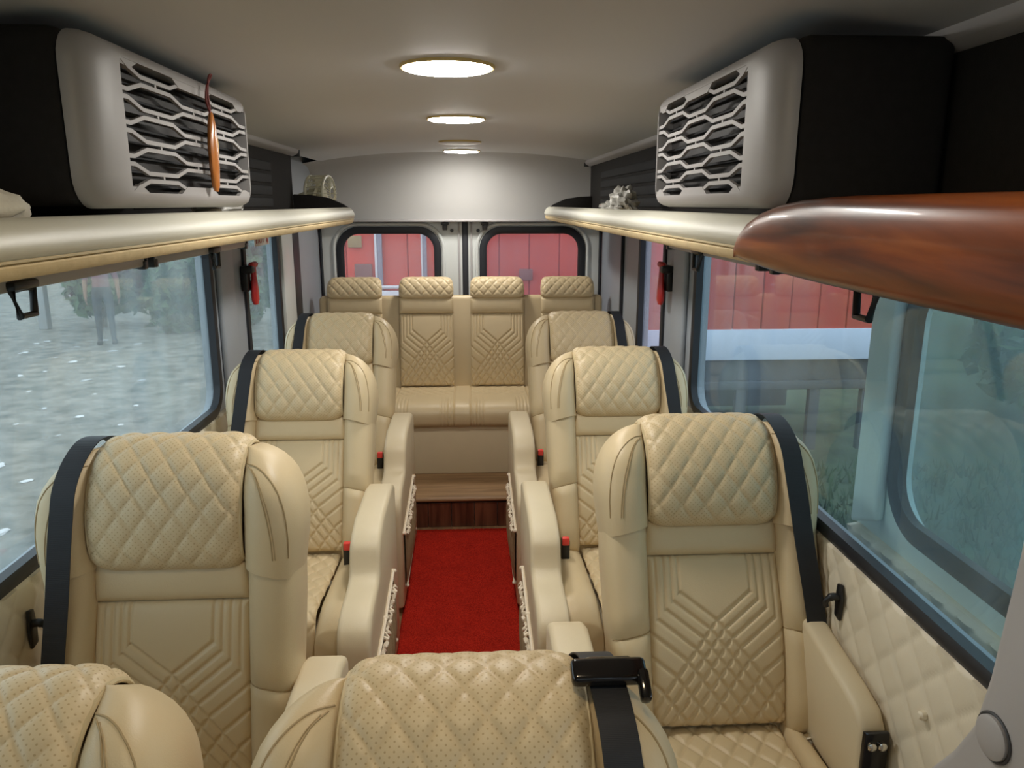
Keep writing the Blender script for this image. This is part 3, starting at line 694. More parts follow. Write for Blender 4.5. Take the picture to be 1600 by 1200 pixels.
# ================================================================== SEATS
# backrest frame: x across, y = -n (n out of the backrest towards the sitter), z = s up the backrest
def backpos(x, n, s): return (x, -n, s)
def panel_mesh():
    hw, s1 = .165, .405
    x = np.linspace(-hw, hw, 170); s = np.linspace(0, s1, 200); h = np.zeros((170, 200))
    c, d, t1 = -.088, 1.1, .070
    p = np.array([0, .0180, .0365, .057, .081, .111, .144, .178, .213, .249, .286, .324, .363, .403])
    xk = np.linspace(-.60, .10, 1500)
    for jj, sv in enumerate(s):
        y = sv-s1; t = c+d*(xk+.088)-y; tp = np.clip(t, 0, None)
        G = np.where(tp < t1, 1.28*tp, 1.28*t1+.78*(tp-t1)); xx = xk+G
        for sg in (1, -1):
            k = np.interp(sg*x, xx, xk); below = np.interp(sg*x, xx, (t > 0).astype(float)); sl = np.interp(sg*x, xx, np.where(t > t1, .78, 1.28))
            gx = np.gradient(k, sg*x); q = -(k+.088); dd = np.min(np.abs(q[:, None]-p[None, :]), 1)/np.maximum(np.abs(gx), .2)
            dd = np.where(below > .5, dd/np.sqrt(1+sl**2), dd); ok = q > -.006
            wd = np.where(below > .5, .0046, .0034); dep = np.where(below > .5, .0058, .0040)
            h[:, jj] = np.minimum(h[:, jj], -np.where(ok, dep*gr(dd, wd), 0))
    X, S = np.meshgrid(x, s, indexing='ij')
    e = np.minimum.reduce([(hw-np.abs(X)), S, s1-S]); roll = -.014*np.exp(-e/.007)
    N = .047+.018*np.sin(PI*np.clip(S/s1, 0, 1))+h+roll
    return grid(MB(), np.stack([X, -N, S], -1))
ME_PANEL = mesh('back_panel', panel_mesh(), 'leather', angle=80)
def band_mesh(s0=.405, s1=.492):
    X, S = np.meshgrid(np.linspace(-.165, .165, 40), np.linspace(s0, s1, 16), indexing='ij')
    e = np.minimum.reduce([.165-np.abs(X), S-s0, s1-S]); N = .052-.014*np.exp(-e/.006)+.004*np.sin(PI*(S-s0)/(s1-s0))
    return grid(MB(), np.stack([X, -N, S], -1))
ME_BAND = mesh('back_band', band_mesh(), 'leather', angle=80)
HP = catmull([(-.115, .62), (-.115, .69), (-.085, .742), (-.03, .760), (.035, .745), (.085, .69), (.105, .62), (.105, .56), (.092, .505), (.062, .476), (.02, .480)], 10)
def headrest_mesh(HP=HP, hw=.161, px=.056, pv=.078, edge=.022, topscale=1.0):
    Q, arc = resample(HP, 110); t = np.gradient(Q, axis=0); t /= np.linalg.norm(t, axis=1)[:, None]; nrm = np.stack([-t[:, 1], t[:, 0]], 1)
    if np.sum(nrm*(Q-Q.mean(0))) < 0: nrm = -nrm
    u = np.linspace(-1, 1, 90); Uu, A = np.meshgrid(u, arc, indexing='ij')
    fr = A/arc[-1]; wscale = 1-.015*np.clip((fr-.7)/.3, 0, 1)-.03*np.clip((.25-fr)/.25, 0, 1)
    wscale = wscale*(1-(1-topscale)*np.clip(1-(fr-.28)/.5, 0, 1))
    X = Uu*hw*wscale
    fade = np.clip((fr-.12)/.08, 0, 1)*np.clip((.93-fr)/.06, 0, 1)*np.clip((1-np.abs(Uu))/.06, 0, 1)
    h = diamonds(X, A-arc[-1]*.5, px, pv, .0026, .0030, .0036)*fade-edge*np.abs(Uu)**10
    P = np.stack([X, -(Q[None, :, 0]+h*nrm[None, :, 0]), Q[None, :, 1]+h*nrm[None, :, 1]], -1)
    return grid(MB(), P, np.stack([X, A], -1)), Q, nrm, wscale[0]
mbh, HQ, HN, HW_ = headrest_mesh()
ME_HEAD = mesh('headrest', mbh, 'leather_perforated', angle=80)
hpp = {}
for s in (-1, 1): hpp[s] = MB(); tube(hpp[s], [(s*(.161*HW_[i]-.004), -(HQ[i, 0]-.020*HN[i, 0]), HQ[i, 1]-.020*HN[i, 1]) for i in range(12, 104, 4)], .0042, 6)
ME_HPIPE = {s: mesh('piping', hpp[s], 'piping') for s in (-1, 1)}
def sect(cx, hx, cn, hn, s, p=2.8, n=28, slant=0):
    out = []
    for k in range(n):
        a = 2*PI*k/n; ca, sa = math.cos(a), math.sin(a)
        x = cx+hx*math.copysign(abs(ca)**(2/p), ca); nn = cn+hn*math.copysign(abs(sa)**(2/p), sa)
        out.append((x, -nn, s+slant*(x-cx)))
    return out
def wing_out(s): return .278-.012*max(0, (.56-s)/.10) if s < .58 else .155+.123*math.sqrt(max(0, 1-((s-.58)/.155)**2))
def wing_front(s): return .098+.014*math.sin(PI*min(1, max(0, (s-.46)/.24))) if s < .62 else .112-.085*((s-.62)/.113)**2
def wing_mesh(sx):
    mb = MB(); rings = []
    for s in list(np.linspace(.465, .60, 8))+[.63, .655, .675, .695, .71, .722, .729, .733]:
        xo, xi = wing_out(s), .152; nf, nb_ = wing_front(s), -.115+.05*max(0, (s-.66)/.073)**2
        rings.append(sect((xo+xi)/2, (xo-xi)/2, (nf+nb_)/2, (nf-nb_)/2, s, 2.6, 32, -.25 if s < .5 else -.25*max(0, (.6-s)/.1)))
    loft(mb, rings); return MB().add([(sx*x, y, z) for x, y, z in mb.V], mb.F)
from mathutils.bvhtree import BVHTree
def drape(mb0, path, off=.0004):
    bv = BVHTree.FromPolygons([Vector(v) for v in mb0.V], mb0.F); out = []
    for x, z in path:
        hit = bv.ray_cast(Vector((x, -1, z)), Vector((0, 1, 0)))[0]
        if hit is not None: out.append((x, hit.y-off, z))
    return out
def wing_seam(sx):
    m0 = wing_mesh(sx); mb = MB()
    for P_, r_ in (([(.166, .700), (.190, .694), (.215, .676), (.238, .645), (.252, .60), (.257, .55), (.256, .50)], .0017), ([(.172, .694), (.190, .675), (.205, .64), (.218, .59), (.226, .54), (.228, .50)], .0014), ([(.180, .690), (.196, .670), (.211, .637), (.224, .588), (.231, .54), (.233, .50)], .0011)):
        pts = drape(m0, [(sx*a, b) for a, b in catmull(P_, 5)])
        if len(pts) > 3: tube(mb, pts, r_, 5)
    return mb
ME_WING = {s: mesh('wing', wing_mesh(s), 'leather', angle=70) for s in (-1, 1)}
ME_WSEAM = {s: mesh('seam', wing_seam(s), 'thread') for s in (-1, 1)}
def bolster_mesh(sx):
    mb = MB(); rings = []
    for s in (-.035, -.02, 0, .06, .12, .18, .2135, .2185, .2235, .28, .34, .40, .44, .465, .48):
        xo = .250+.018*min(1, max(0, s/.4)); xi = .158; nf = .086 if s > .02 else .086-.05*((.02-s)/.055)**2
        if abs(s-.2185) < .002: nf -= .006
        rings.append(sect((xo+xi)/2, (xo-xi)/2, (nf-.10)/2, (nf+.10)/2, s, 3.0, 28, -.22 if s > .05 else 0))
    loft(mb, rings); return MB().add([(sx*x, y, z) for x, y, z in mb.V], mb.F)
ME_BOL = {s: mesh('side_bolster', bolster_mesh(s), 'leather', angle=70) for s in (-1, 1)}
bs = {}
for s in (-1, 1):
    mb = MB(); tube(mb, drape(bolster_mesh(s), [(s*x, .2185-.22*(x-.207)) for x in np.linspace(.164, .254, 14)]), .0020, 5); bs[s] = mesh('seam', mb, 'thread')
ME_SHELL = mesh('back_shell', span(-.245, .245, -.01, .10, -.06, .66, .04, 4), 'leather')
# cushion (seat frame: origin on the floor below the junction line)
def cushion_mesh():
    X, T = np.meshgrid(np.linspace(-.152, .152, 110), np.linspace(0, 1, 190), indexing='ij')
    prof = catmull([(.03, .415), (.0, .445), (-.12, .448), (-.30, .462), (-.43, .472), (-.485, .455), (-.505, .41), (-.505, .33), (-.49, .30)], 10)
    Q, arc = resample(prof, 190); A = T*arc[-1]; e = .152-np.abs(X)
    h = diamonds(X, A-.25, .062, .085, .0038, .0036, .0042)*np.clip((A-.03)/.05, 0, 1)*np.clip((arc[-1]-.10-A)/.04, 0, 1)-.012*np.exp(-e/.006)
    t = np.gradient(Q, axis=0); t /= np.linalg.norm(t, axis=1)[:, None]; nr = np.stack([-t[:, 1], t[:, 0]], 1)
    if nr[60, 1] < 0: nr = -nr
    return grid(MB(), np.stack([X, Q[None, :, 0]+h*nr[None, :, 0], Q[None, :, 1]+h*nr[None, :, 1]], -1))
ME_CUSH = mesh('seat_cushion', cushion_mesh(), 'leather', angle=80)
def cush_bolster(x0, x1):
    mb = MB(); rings = []
    for y in (.04, .03, .0, -.1, -.2, -.3, -.40, -.46, -.495, -.512, -.517):
        top = .458+.03*min(1, max(0, -y/.4)); e = max(0, (-y-.42)/.097); top -= .06*e**2.5; bot = .27
        rings.append([(x, y, z) for (x, _n, z) in [((x0+x1)/2+(x1-x0)/2*math.copysign(abs(math.cos(a))**(2/3), math.cos(a)), 0, (top+bot)/2+(top-bot)/2*math.copysign(abs(math.sin(a))**(2/3.4), math.sin(a))) for a in np.linspace(0, 2*PI, 28, endpoint=False)]])
    return loft(mb, rings)
def console_poly():
    top = [(.13, .67), (.06, .695), (-.24, .692), (-.32, .672)]
    fr_ = catmull([(-.32, .672), (-.362, .645), (-.383, .60), (-.405, .566), (-.45, .552), (-.57, .546), (-.632, .522), (-.657, .48), (-.66, .42)], 3)
    return [(-.66, .03), (.13, .03)]+top[:-1]+[tuple(p) for p in fr_]
def console_mesh(xa, xb): return bevprism(console_poly(), 'x', xa, xb, .016, 3, 50)
def pocket(x, sx):
    """gathered net pocket on the aisle face at x; sx = direction out of the face"""
    a = MB(); b = MB(); c = MB()
    y0, y1 = -.60, -.10
    tube(a, [(x+sx*.004, y0-.02, .36), (x+sx*.006, -.35, .385), (x+sx*.004, y1+.03, .41)], .006, 6)
    pts = []
    for i in range(60):
        t = i/59; y = y0+.01+(y1-y0-.04)*t; pts.append((x+sx*(.016+.006*math.sin(i*2.1)), y, .345+.04*t+.008*math.sin(i*1.7)))
    tube(a, pts, [.006+.003*math.sin(i*1.3) for i in range(60)], 6)
    tube(a, [(x+sx*.006, y0+.02, .10), (x+sx*.008, -.35, .12), (x+sx*.004, y1, .15)], .0055, 6)
    Yg, Tg = np.meshgrid(np.linspace(y0, y1, 40), np.linspace(0, 1, 8), indexing='ij')
    Zg = .10+.245*Tg+.05*(Yg-y0)/(y1-y0); Xg = x+sx*(.006+.022*np.sin(PI*Tg*.9)*np.sin(PI*(Yg-y0)/(y1-y0))**.5+.003*np.sin(Yg*90))
    grid(b, np.stack([Xg, Yg, Zg], -1))
    for (y, z) in ((y0-.02, .36), (y1+.03, .41), (y0+.02, .10), (y1, .15), (-.35, .385)):
        tube(c, [(x, y, z), (x+sx*.012, y, z), (x+sx*.016, y, z)], [.008, .008, .004], 10)
    return a, b, c
def belt_path(side, low=(.252, .02, .0), guide=False):
    """belt from behind the wing, over the gap by the headrest and down the front; side=+1/-1"""
    pts = [(.160, -.128, .50, 0), (.164, -.128, .64, 0), (.168, -.105, .722, 0), (.172, -.05, .752, 0), (.178, .02, .752, 0), (.184, .075, .715, 0), (.188, .112, .66, 0), (.191, .121, .60, 0), (.199, .118, .52, 0), (.212, .105, .42, 0), (.226, .098, .30, 0), (.236, .094, .18, 0), (.242, .092, .08, 0), (.252, .09, .02, 0), (.257, .075, -.01, 0)]
    C = catmull([p[:3] for p in pts], 5); rings = []; hw = .0235; tk = .0012
    for i in range(len(C)):
        t = C[min(i+1, len(C)-1)]-C[max(i-1, 0)]; t /= np.linalg.norm(t)
        wv = np.array([1, 0, 0.])-t*t[0]; wv /= np.linalg.norm(wv); nv = np.cross(t, wv)
        f = lambda a, b: C[i]+wv*a+nv*b
        rings.append([(side*q[0], -q[1], q[2]) for q in (f(-hw, -tk), f(hw, -tk), f(hw, tk), f(-hw, tk))])
    return loft(MB(), rings)
ME_BELT = {s: mesh('seat_belt', belt_path(s), 'belt_webbing') for s in (-1, 1)}
def seat(name_label, X, y0, angle, sx, group, consoles=True, guide=False):
    """sx=+1: window on the +x side (right row); -1: left row"""
    root = thing('passenger_seat', name_label, 'seat', (X, y0, 0), group=group)
    BL, BR = (0, 0, .462), (-rad(angle), 0, 0)
    link('back_shell', ME_SHELL, root, BL, BR); link('back_panel', ME_PANEL, root, BL, BR); link('back_band', ME_BAND, root, BL, BR)
    h = link('headrest', ME_HEAD, root, BL, BR); [link('piping', ME_HPIPE[s], h) for s in (-1, 1)]
    for s in (-1, 1):
        w_ = link('wing', ME_WING[s], root, BL, BR); tag(link('seam', ME_WSEAM[s], w_), kind='stuff')
        b = link('side_bolster', ME_BOL[s], root, BL, BR); link('seam', bs[s], b)
    link('seat_cushion', ME_CUSH, root, (0, 0, .012))
    for a, b in ((-.302 if consoles else -.235, -.15), (.15, .205 if consoles else .235)):
        k = ('cb', round(a, 3), round(b, 3), sx)
        if k not in CACHE:
            aa, bb = sorted((sx*a, sx*b)); CACHE[k] = mesh('cushion_bolster', cush_bolster(aa, bb), 'leather', angle=70)
        link('cushion_bolster', CACHE[k], root, (0, 0, .012))
    k = ('base', sx)
    if k not in CACHE: CACHE[k] = mesh('seat_base', span(-.22, .2, -.44, .06, .0, .32, .02), 'leather_pale')
    link('seat_base', CACHE[k], root)
    bt = link('seat_belt', ME_BELT[sx], root, BL, BR)
    if not guide:
        k = ('tongue', sx)
        if k not in CACHE:
            t = MB(); rbox(t, (sx*.21, -.085, .478), (.055, .018, .006), .002, 2, Matrix.Rotation(sx*.25, 3, 'Z')); CACHE[k] = mesh('tongue', t, 'chrome')
            t = MB(); rbox(t, (sx*.243, -.05, .478), (.03, .06, .022), .008); rbox(t, (sx*.25, -.03, .46), (.028, .05, .05), .01); CACHE[('anchor', sx)] = mesh('belt_anchor', t, 'black_plastic')
        link('belt_tongue', CACHE[k], root); link('belt_anchor', CACHE[('anchor', sx)], root)
    if consoles:
        k = ('con', sx)
        if k not in CACHE:
            xa, xb = sorted((-sx*.40, -sx*.302)); CACHE[k] = mesh('aisle_armrest', console_mesh(xa, xb), 'leather_pale', angle=35)
            a, b, c = pocket(-sx*.40, -sx); CACHE[('pk', sx)] = (mesh('pocket_frill', a, 'pocket_frill'), mesh('pocket_net', b, 'pocket_net'), mesh('pocket_studs', c, 'pocket_frill'))
            o = bevprism([(-.30, .46), (.06, .46), (.08, .60), (.07, .722), (.02, .73), (-.20, .694), (-.262, .678), (-.288, .648), (-.295, .58)], 'x', *sorted((sx*.200, sx*.258)), .014, 3, 40)
            CACHE[('arm', sx)] = mesh('wall_armrest', o, 'leather_pale', angle=35)
            CACHE[('plate', sx)] = mesh('control_plate', span(sx*.203, sx*.256, -.304, -.292, .46, .650, .003), 'gloss_black')
            kk = []
            for xx in (.218, .240):
                t = MB(); tube(t, [(sx*xx, -.302, .622), (sx*xx, -.310, .622), (sx*xx, -.313, .622)], [.0095, .0095, .006], 16); kk.append(mesh('button', t, 'chrome'))
            CACHE[('btn', sx)] = kk
            t = MB(); rbox(t, (-sx*.258, -.135, .510), (.030, .032, .085), .007); CACHE[('bk', sx)] = mesh('belt_buckle', t, 'black_plastic')
            t = MB(); rbox(t, (-sx*.258, -.143, .546), (.025, .022, .028), .004); CACHE[('bkr', sx)] = mesh('red_button', t, 'red_button')
        dx = sx*.238-(X-sx*.40); con = link('aisle_armrest', CACHE[k], root, (dx, 0, 0))
        a, b, c = CACHE[('pk', sx)]; link('pocket_net', b, con); link('pocket_frill', a, con); tag(link('pocket_studs', c, con), kind='stuff'); con.children[1]['kind'] = 'stuff'
        arm = link('wall_armrest', CACHE[('arm', sx)], root)
        pt = link('control_plate', CACHE[('plate', sx)], arm)
        for m_ in CACHE[('btn', sx)]: link('button', m_, arm)
        bk_ = link('belt_buckle', CACHE[('bk', sx)], root, (dx, 0, 0)); link('release_button', CACHE[('bkr', sx)], bk_)
    if guide:
        g = MB(); rbox(g, (sx*.186, -.078, .730), (.098, .020, .034), .007, 3, Matrix.Rotation(-.55, 3, 'X')); rbox(g, (sx*.228, -.094, .712), (.014, .022, .040), .005, 2, Matrix.Rotation(-.4, 3, 'X')); rbox(g, (sx*.190, -.02, .742), (.06, .10, .014), .005)
        gl = obj('belt_guide', g, 'gloss_black', root, BL, BR)
    return root
CACHE = {}
G = 'cream leather passenger seats'
seat('cream seat at the front centre, belt guide on its shoulder', .045, .53, 34, 1, G, consoles=False, guide=True)
seat('cream seat cut off by the bottom left corner of the photo', -.585, .53, 34, -1, G, consoles=False)
seat('large cream seat before the misted left window, second row', -.59, 1.50, 12, -1, G)
seat('large cream seat on the right with control plate on wall armrest', .645, 1.62, 21, 1, G)
seat('cream left seat in the third row, dark belt on its wing', -.58, 2.63, 24, -1, G)
seat('cream right seat in the third row, behind the control-plate seat', .607, 2.63, 24, 1, G)
seat('cream left seat in the fourth row, just before the bench', -.592, 3.62, 23, -1, G)
seat('cream right seat in the fourth row, just before the bench', .61, 3.62, 23, 1, G)

# ---- rear bench
bn = thing('rear_bench', 'cream four-place bench with quilted headrests across the rear', 'bench', (0, 4.70, .172))
obj('bench_box', span(-.90, .90, -.46, .20, 0, .30, .005), 'leather_pale', bn)
def bench_cushion():
    xs = np.linspace(-.89, .89, 420); prof = catmull([(.03, .39), (.0, .415), (-.18, .420), (-.38, .428), (-.47, .415), (-.51, .375), (-.51, .325), (-.49, .295), (-.44, .29)], 10)
    Q, arc = resample(prof, 90); X, A = np.meshgrid(xs, arc, indexing='ij'); h = np.zeros_like(X)
    for c0 in (-.6525, -.2175, .2175, .6525):
        m = np.abs(X-c0) < .165
        h = np.where(m, h+diamonds(X-c0, A, .066, .10, .003, .003, .005)*np.clip((.34-A)/.05, 0, 1), h)
        for k in range(4):
            for s in (-1, 1):
                h -= .0045*gr(np.abs(X-(c0+s*(.155-.02*k))), .003)*np.clip((A-.36)/.06, 0, 1)
        for s in (-1, 1): h -= .007*gr(np.abs(X-(c0+s*.17)), .0035)
    t = np.gradient(Q, axis=0); t /= np.linalg.norm(t, axis=1)[:, None]; nr = np.stack([-t[:, 1], t[:, 0]], 1)
    if nr[30, 1] < 0: nr = -nr
    return grid(MB(), np.stack([X, Q[None, :, 0]+h*nr[None, :, 0], Q[None, :, 1]+h*nr[None, :, 1]], -1))
obj('bench_cushion', bench_cushion(), 'leather', bn, angle=80)
BA = -rad(7)
body = MB(); rbox(body, (0, .05, .27), (1.76, .10, .60), .03, 4)
obj('bench_back', body, 'leather', bn, (0, 0, .41), (BA, 0, 0))
BH = catmull([(-.06, .50), (-.065, .60), (-.05, .655), (-.01, .672), (.03, .66), (.055, .62), (.062, .57), (.055, .545), (.03, .538)], 10)
mbb, q1, q2, q3 = headrest_mesh(BH, .168, .056, .062, .02, .86); ME_BHEAD = mesh('headrest', mbb, 'leather', angle=80)
for c0 in (-.6525, -.2175, .2175, .6525):
    p = link('back_panel', ME_PANEL, bn, (c0, 0.0, .42), (BA, 0, 0)); p.scale = (1.0, 1.0, 1.10)
    b = link('back_band', ME_BAND, bn, (c0, 0.0, .418), (BA, 0, 0)); b.scale = (1, 1, 1.11)
    link('headrest', ME_BHEAD, bn, (c0, 0, .42), (BA, 0, 0))

# ================================================================== OUTSIDE
gd = obj('ground', grid(MB(), np.stack(np.meshgrid(np.linspace(-60, 60, 41), np.linspace(-40, 80, 41), indexing='ij')+[np.full((41, 41), -.7)], -1)), 'ground_dirt'); tag(gd, 'bare dirt ground turning to grass on the right', kind='structure')
# red cargo truck parked across behind the van
tk = thing('cargo_truck', 'parked red cargo truck with a peeling white band, behind the van', 'truck', (1.0, 6.8, -.7))
x = -2.55
while x < 2.75:
    wdt = .265; obj('body_panel', span(x+.004, x+wdt-.004, random.uniform(-.006, .006), .06, 1.28, 3.5, .012, 2), 'truck_red', tk); x += wdt
obj('body_core', span(-2.55, 2.85, .03, 2.3, 1.0, 3.5, .02), 'truck_red', tk)
obj('white_band', span(-2.55, 2.85, -.012, .05, 1.0, 1.285, .006), 'peeling_white', tk)
obj('chassis_rail', span(-2.5, 2.9, .05, .18, .70, 1.0, .01), 'truck_dark', tk)
obj('guard_rail', span(-2.4, 2.85, -.02, .04, .72, .80, .008), 'truck_dark', tk)
for xx in (-.9, -.2, .75, 1.55, 2.25, 2.75): obj('guard_post', span(xx-.05, xx+.05, .0, .07, .12, .8, .008), 'truck_dark', tk)
for xx in (-1.7, .25):
    wh = MB(); tube(wh, [(xx, .12, .45), (xx, .14, .45), (xx, .36, .45), (xx, .38, .45)], [.36, .45, .45, .36], 24); obj('wheel', wh, 'rubber', tk)
obj('dark_backing', span(-2.5, 2.8, 1.9, 2.0, .05, 1.0, .01), 'truck_dark', tk)  # slab added to darken the view beneath the truck
for xx, m_, wd_ in ((-1.76, 'post_white', .022), (-1.727, 'post_grey', .040), (-1.365, 'post_white', .016), (-1.34, 'post_grey', .032)):
    obj('upright_post', span(xx-wd_/2, xx+wd_/2, -.05, -.005, 1.28, 3.4, .006), m_, tk)
obj('tie_rail', span(-2.2, -1.30, -.075, -.03, 1.68, 1.705, .01), 'post_white', tk)
obj('tie_rail', span(-2.3, -1.25, -.07, -.02, 1.54, 1.66, .01), 'post_white', tk)
obj('number_plate', span(-2.00, -1.88, -.022, -.006, 2.03, 2.13, .006), 'khaki_plate', tk)
obj('latch_box', span(-1.95, -1.80, -.03, -.004, 1.72, 1.89, .008), 'rust_brown', tk)
obj('latch_box', span(-.52, -.40, -.03, -.004, 1.74, 1.84, .008), 'rust_brown', tk)
sh = MB(); sh.add([(-2.05, -.06, 1.69), (-2.16, -.06, 1.80), (-2.24, -.06, 1.69), (-2.05, -.05, 1.69), (-2.16, -.05, 1.80), (-2.24, -.05, 1.69)], [(0, 1, 2), (3, 4, 5), (0, 1, 4, 3), (1, 2, 5, 4), (2, 0, 3, 5)]); obj('torn_sheet', sh, 'post_white', tk, smooth=False)

# foliage
def leaves(mb, c, rx, rz, n, size, rnd):
    for _ in range(n):
        u = Vector((rnd.gauss(0, 1), rnd.gauss(0, 1), rnd.gauss(0, 1))).normalized()*rnd.uniform(.55, 1.05)
        p = Vector(c)+Vector((u.x*rx, u.y*rx, u.z*rz)); a = Vector((rnd.gauss(0, 1), rnd.gauss(0, 1), rnd.gauss(0, 1))).normalized(); b = a.cross(Vector((rnd.gauss(0, 1), rnd.gauss(0, 1), rnd.gauss(0, 1)))).normalized(); s = size*rnd.uniform(.6, 1.3)
        mb.add([p-a*s, p+b*s*.5, p+a*s, p-b*s*.5+a.cross(b)*s*.2], [(0, 1, 2, 3)])
def tree(x, y, h, r, seed, label, group, size=.15, n=6000):
    rnd = random.Random(seed); root = thing('tree', label, 'tree', (x, y, -.7), group=group)
    tr = MB(); tube(tr, [(0, 0, -.05), (.05, 0, h*.3), (0, .05, h*.6)], [.10, .08, .04], 8); obj('trunk', tr, 'trunk_bark', root)
    mb = MB()
    for k in range(7): leaves(mb, (rnd.uniform(-r, r)*.6, rnd.uniform(-r, r)*.5, h*rnd.uniform(.14, .8)), r*.55, h*.22, n//7, size, rnd)
    tag(obj('foliage', mb, 'leaf_green', root, smooth=False), kind='stuff')
tree(-7.3, 15.6, 3.4, .95, 1, 'bush growing behind the person outside the left window', 'bushes outside the left windows')
tree(-5.2, 15.4, 3.6, .95, 2, 'second bush from the left outside the left window, beside the person', 'bushes outside the left windows')
tree(-3.3, 13.9, 3.8, .85, 3, 'bush outside the narrow left window beyond the pillar', 'bushes outside the left windows')
tree(-9.5, 27.0, 5.0, 2.4, 5, 'tree far off outside the left window', 'bushes outside the left windows', .2)
tree(6.5, 8.2, 3.0, 1.6, 6, 'bush outside, right of the red truck', 'bushes right of the truck', .13)
tree(8.6, 4.9, 3.0, 1.5, 7, 'bush outside the open sliding door', 'bushes right of the truck', .13)
tree(11.0, 13.0, 4.0, 2.0, 8, 'tall bush behind the bushes right of the red truck', 'bushes right of the truck', .15)
# grass on the right verge
rnd = random.Random(11); mb = MB()
for _ in range(9000):
    x_ = rnd.uniform(1.9, 7.5); y_ = rnd.uniform(.8, 6.6); hgt = rnd.uniform(.05, .16); a = rnd.uniform(0, 6.28); dx, dy = math.cos(a)*.012, math.sin(a)*.012; lx, ly = rnd.uniform(-.06, .06), rnd.uniform(-.06, .06)
    mb.add([(x_-dx, y_-dy, -.7), (x_+dx, y_+dy, -.7), (x_+lx, y_+ly, -.7+hgt)], [(0, 1, 2)])
tag(obj('grass', mb, 'grass_green', smooth=False), 'green grass on the ground outside the right window', 'grass', kind='stuff')
# scattered litter on the left ground: each scrap an object
rnd = random.Random(21)
sm = []
for k in range(5):
    mb = MB(); crumple(mb, (0, 0, .02), (.12, .09, .03), 2, .5, 40+k); sm.append(mesh('litter_scrap', mb, 'litter_white' if k % 2 == 0 else 'litter_grey', smooth=False))
placed = []
for k in range(40):
    for _ in range(60):
        y_ = rnd.uniform(5.2, 14); x_ = -y_*rnd.uniform(.42, .66)
        if all((x_-a)**2+(y_-b)**2 > .36 for a, b in placed): break
    placed.append((x_, y_)); o = link('litter_scrap', sm[k % 5], None, (x_, y_, -.7), (0, 0, rnd.uniform(0, 6)))
    s = rnd.uniform(.18, .62); o.scale = (s, s*rnd.uniform(.5, 1.2), s*.7); tag(o, ('white' if (k % 5) % 2 == 0 else 'greyish')+' scrap of litter on the dirt outside the left window', 'litter', 'scraps of litter on the dirt')
o = link('litter_scrap', sm[0], None, (2.55, 3.55, -.7)); o.scale = (.7, .7, 1.2); tag(o, 'white scrap on the grass outside the right window', 'litter')
# concrete post
po = thing('concrete_post', 'pale grey post standing at the left edge of the dirt outside', 'post', (-8.3, 15.4, -.7))
obj('shaft', span(-.09, .09, -.09, .09, 0, 1.0, .02), 'concrete', po); obj('cap', span(-.14, .14, -.14, .14, 1.0, 1.16, .03), 'concrete', po)

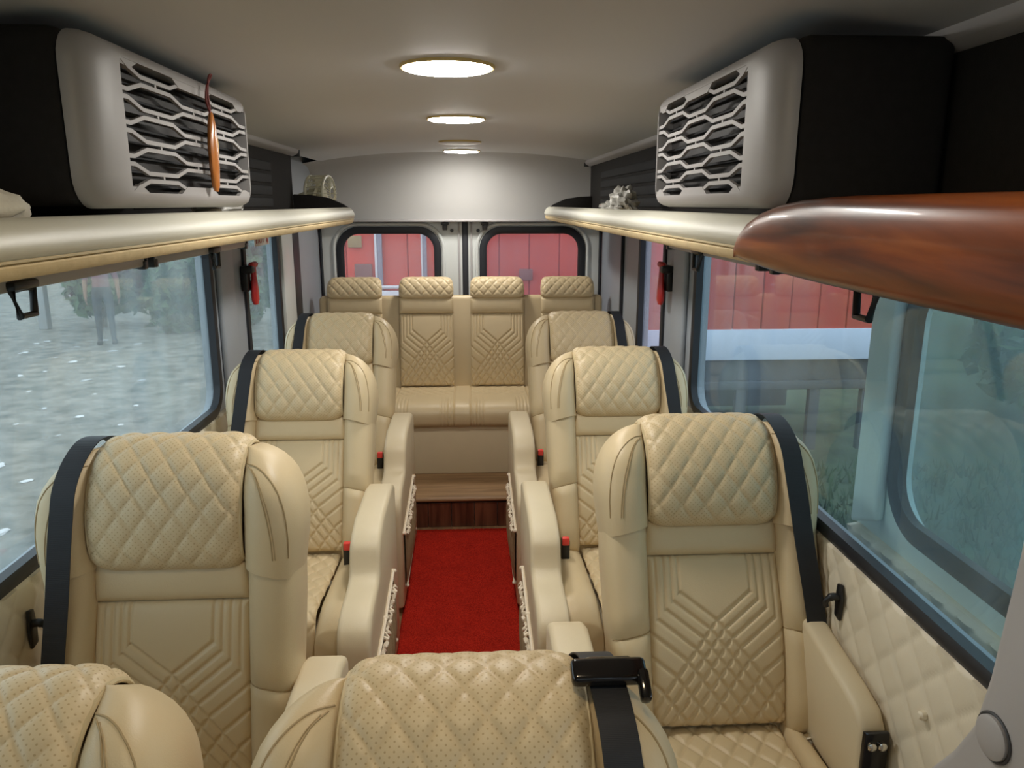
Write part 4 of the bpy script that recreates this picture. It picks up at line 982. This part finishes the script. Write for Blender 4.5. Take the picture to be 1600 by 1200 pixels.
# person standing outside by the bush
def person(x, y, z, rot):
    root = thing('person', 'person in dull red top and dark trousers standing outside by the bush', 'person', (x, y, z), (0, 0, rot))
    J = {'pel': (0, 0, .93, .135), 'bel': (0, .01, 1.08, .125), 'che': (0, .0, 1.28, .145), 'nk': (0, .01, 1.46, .055), 'hd0': (0, -.005, 1.55, .075), 'hd1': (0, -.005, 1.64, .092), 'hd2': (0, .0, 1.71, .065)}
    E_ = [('pel', 'bel'), ('bel', 'che'), ('che', 'nk'), ('nk', 'hd0'), ('hd0', 'hd1'), ('hd1', 'hd2')]
    for s, n in ((-1, 'l'), (1, 'r')):
        J.update({n+'hip': (s*.09, 0, .86, .095), n+'kn': (s*.10, -.015, .49, .062), n+'an': (s*.105, .02, .09, .042), n+'toe': (s*.12, -.13, .035, .034),
                  n+'sh': (s*.18, 0, 1.38, .062), n+'el': (s*.245, .03, 1.10, .045), n+'wr': (s*.255, -.03, .86, .032)})
        E_ += [('pel', n+'hip'), (n+'hip', n+'kn'), (n+'kn', n+'an'), (n+'an', n+'toe'), ('che', n+'sh'), (n+'sh', n+'el'), (n+'el', n+'wr')]
        J[n+'pa'] = (s*.257, -.045, .80, .030); E_.append((n+'wr', n+'pa'))
        for k in range(4):
            a = -.075+.018*k; ln = (.062, .075, .07, .055)[k]
            J[n+'f%d' % k] = (s*.258, a+.01, .765, .0095); J[n+'g%d' % k] = (s*(.250), a+.008, .765-ln*.6, .0085); J[n+'h%d' % k] = (s*.240, a+.008, .765-ln, .008)
            E_ += [(n+'pa', n+'f%d' % k), (n+'f%d' % k, n+'g%d' % k), (n+'g%d' % k, n+'h%d' % k)]
        J[n+'t0'] = (s*.245, -.085, .805, .010); J[n+'t1'] = (s*.238, -.105, .775, .009); E_ += [(n+'pa', n+'t0'), (n+'t0', n+'t1')]
    K = list(J); me = bpy.data.meshes.new('body'); me.from_pydata([J[k][:3] for k in K], [(K.index(a), K.index(b)) for a, b in E_], [])
    o = bpy.data.objects.new('body', me); COL.objects.link(o)
    sk_ = o.modifiers.new('skin', 'SKIN'); sv = me.skin_vertices[0].data if me.skin_vertices else None
    if sv is None:
        bm = bmesh.new(); bm.from_mesh(me); bm.verts.layers.skin.verify(); bm.to_mesh(me); bm.free(); sv = me.skin_vertices[0].data
    for i, k in enumerate(K): sv[i].radius = (J[k][3], J[k][3]*(.85 if k in ('che', 'bel', 'pel') else 1)); sv[i].use_root = (k == 'pel')
    ss = o.modifiers.new('sub', 'SUBSURF'); ss.levels = ss.render_levels = 2
    dg = bpy.context.evaluated_depsgraph_get(); m2 = bpy.data.meshes.new_from_object(o.evaluated_get(dg)); bpy.data.objects.remove(o)
    for n in ('skin', 'shirt', 'trousers'): m2.materials.append(MATS[n])
    for p_ in m2.polygons:
        c = p_.center; p_.material_index = 2 if (c.z < .98 and abs(c.x) < .2 and c.z > .07) else (1 if (.98 <= c.z < 1.45 and (abs(c.x) < .22 or c.z > 1.12)) else 0); p_.use_smooth = True
    m2.name = 'body'; link('body', m2, root)
    hr = MB(); bm = bmesh.new(); bmesh.ops.create_uvsphere(bm, u_segments=20, v_segments=12, radius=1)
    V = [(v.co.x*.092, v.co.y*.105+.014, 1.69+v.co.z*.085+(.0 if v.co.y > -.3 else .03)) for v in bm.verts]; bm.verts.index_update(); hr.add(V, [[v.index for v in f.verts] for f in bm.faces]); bm.free(); obj('hair', hr, 'hair', root)
    fc_ = MB(); loft(fc_, [[(a*math.cos(t), -.085-d+b*0, zz+a*.5*math.sin(t)) for t in np.linspace(0, 2*PI, 8, endpoint=False)] for a, d, zz, b in ((.016, .0, 1.60, 0), (.014, .018, 1.598, 0), (.004, .024, 1.60, 0))]); obj('nose', fc_, 'skin', root)
    for s in (-1, 1):
        e = MB(); tube(e, [(s*.032, -.082, 1.632), (s*.032, -.090, 1.632), (s*.032, -.093, 1.632)], [.012, .010, .003], 10); obj('eye', e, 'hair', root)
        e = MB(); tube(e, [(s*.088, .0, 1.59), (s*.098, .005, 1.62), (s*.09, .01, 1.65)], [.010, .018, .010], 8); obj('ear', e, 'skin', root)
    mt = MB(); tube(mt, [(-.022, -.083, 1.566), (0, -.09, 1.564), (.022, -.083, 1.566)], .005, 6); obj('mouth', mt, 'shirt', root)
    for s in (-1, 1):
        b = MB(); rbox(b, (s*.115, -.05, .035), (.095, .26, .07), .03, 3); obj('shoe', b, 'hair', root)
person(-6.35, 13.7, -.7, .4)
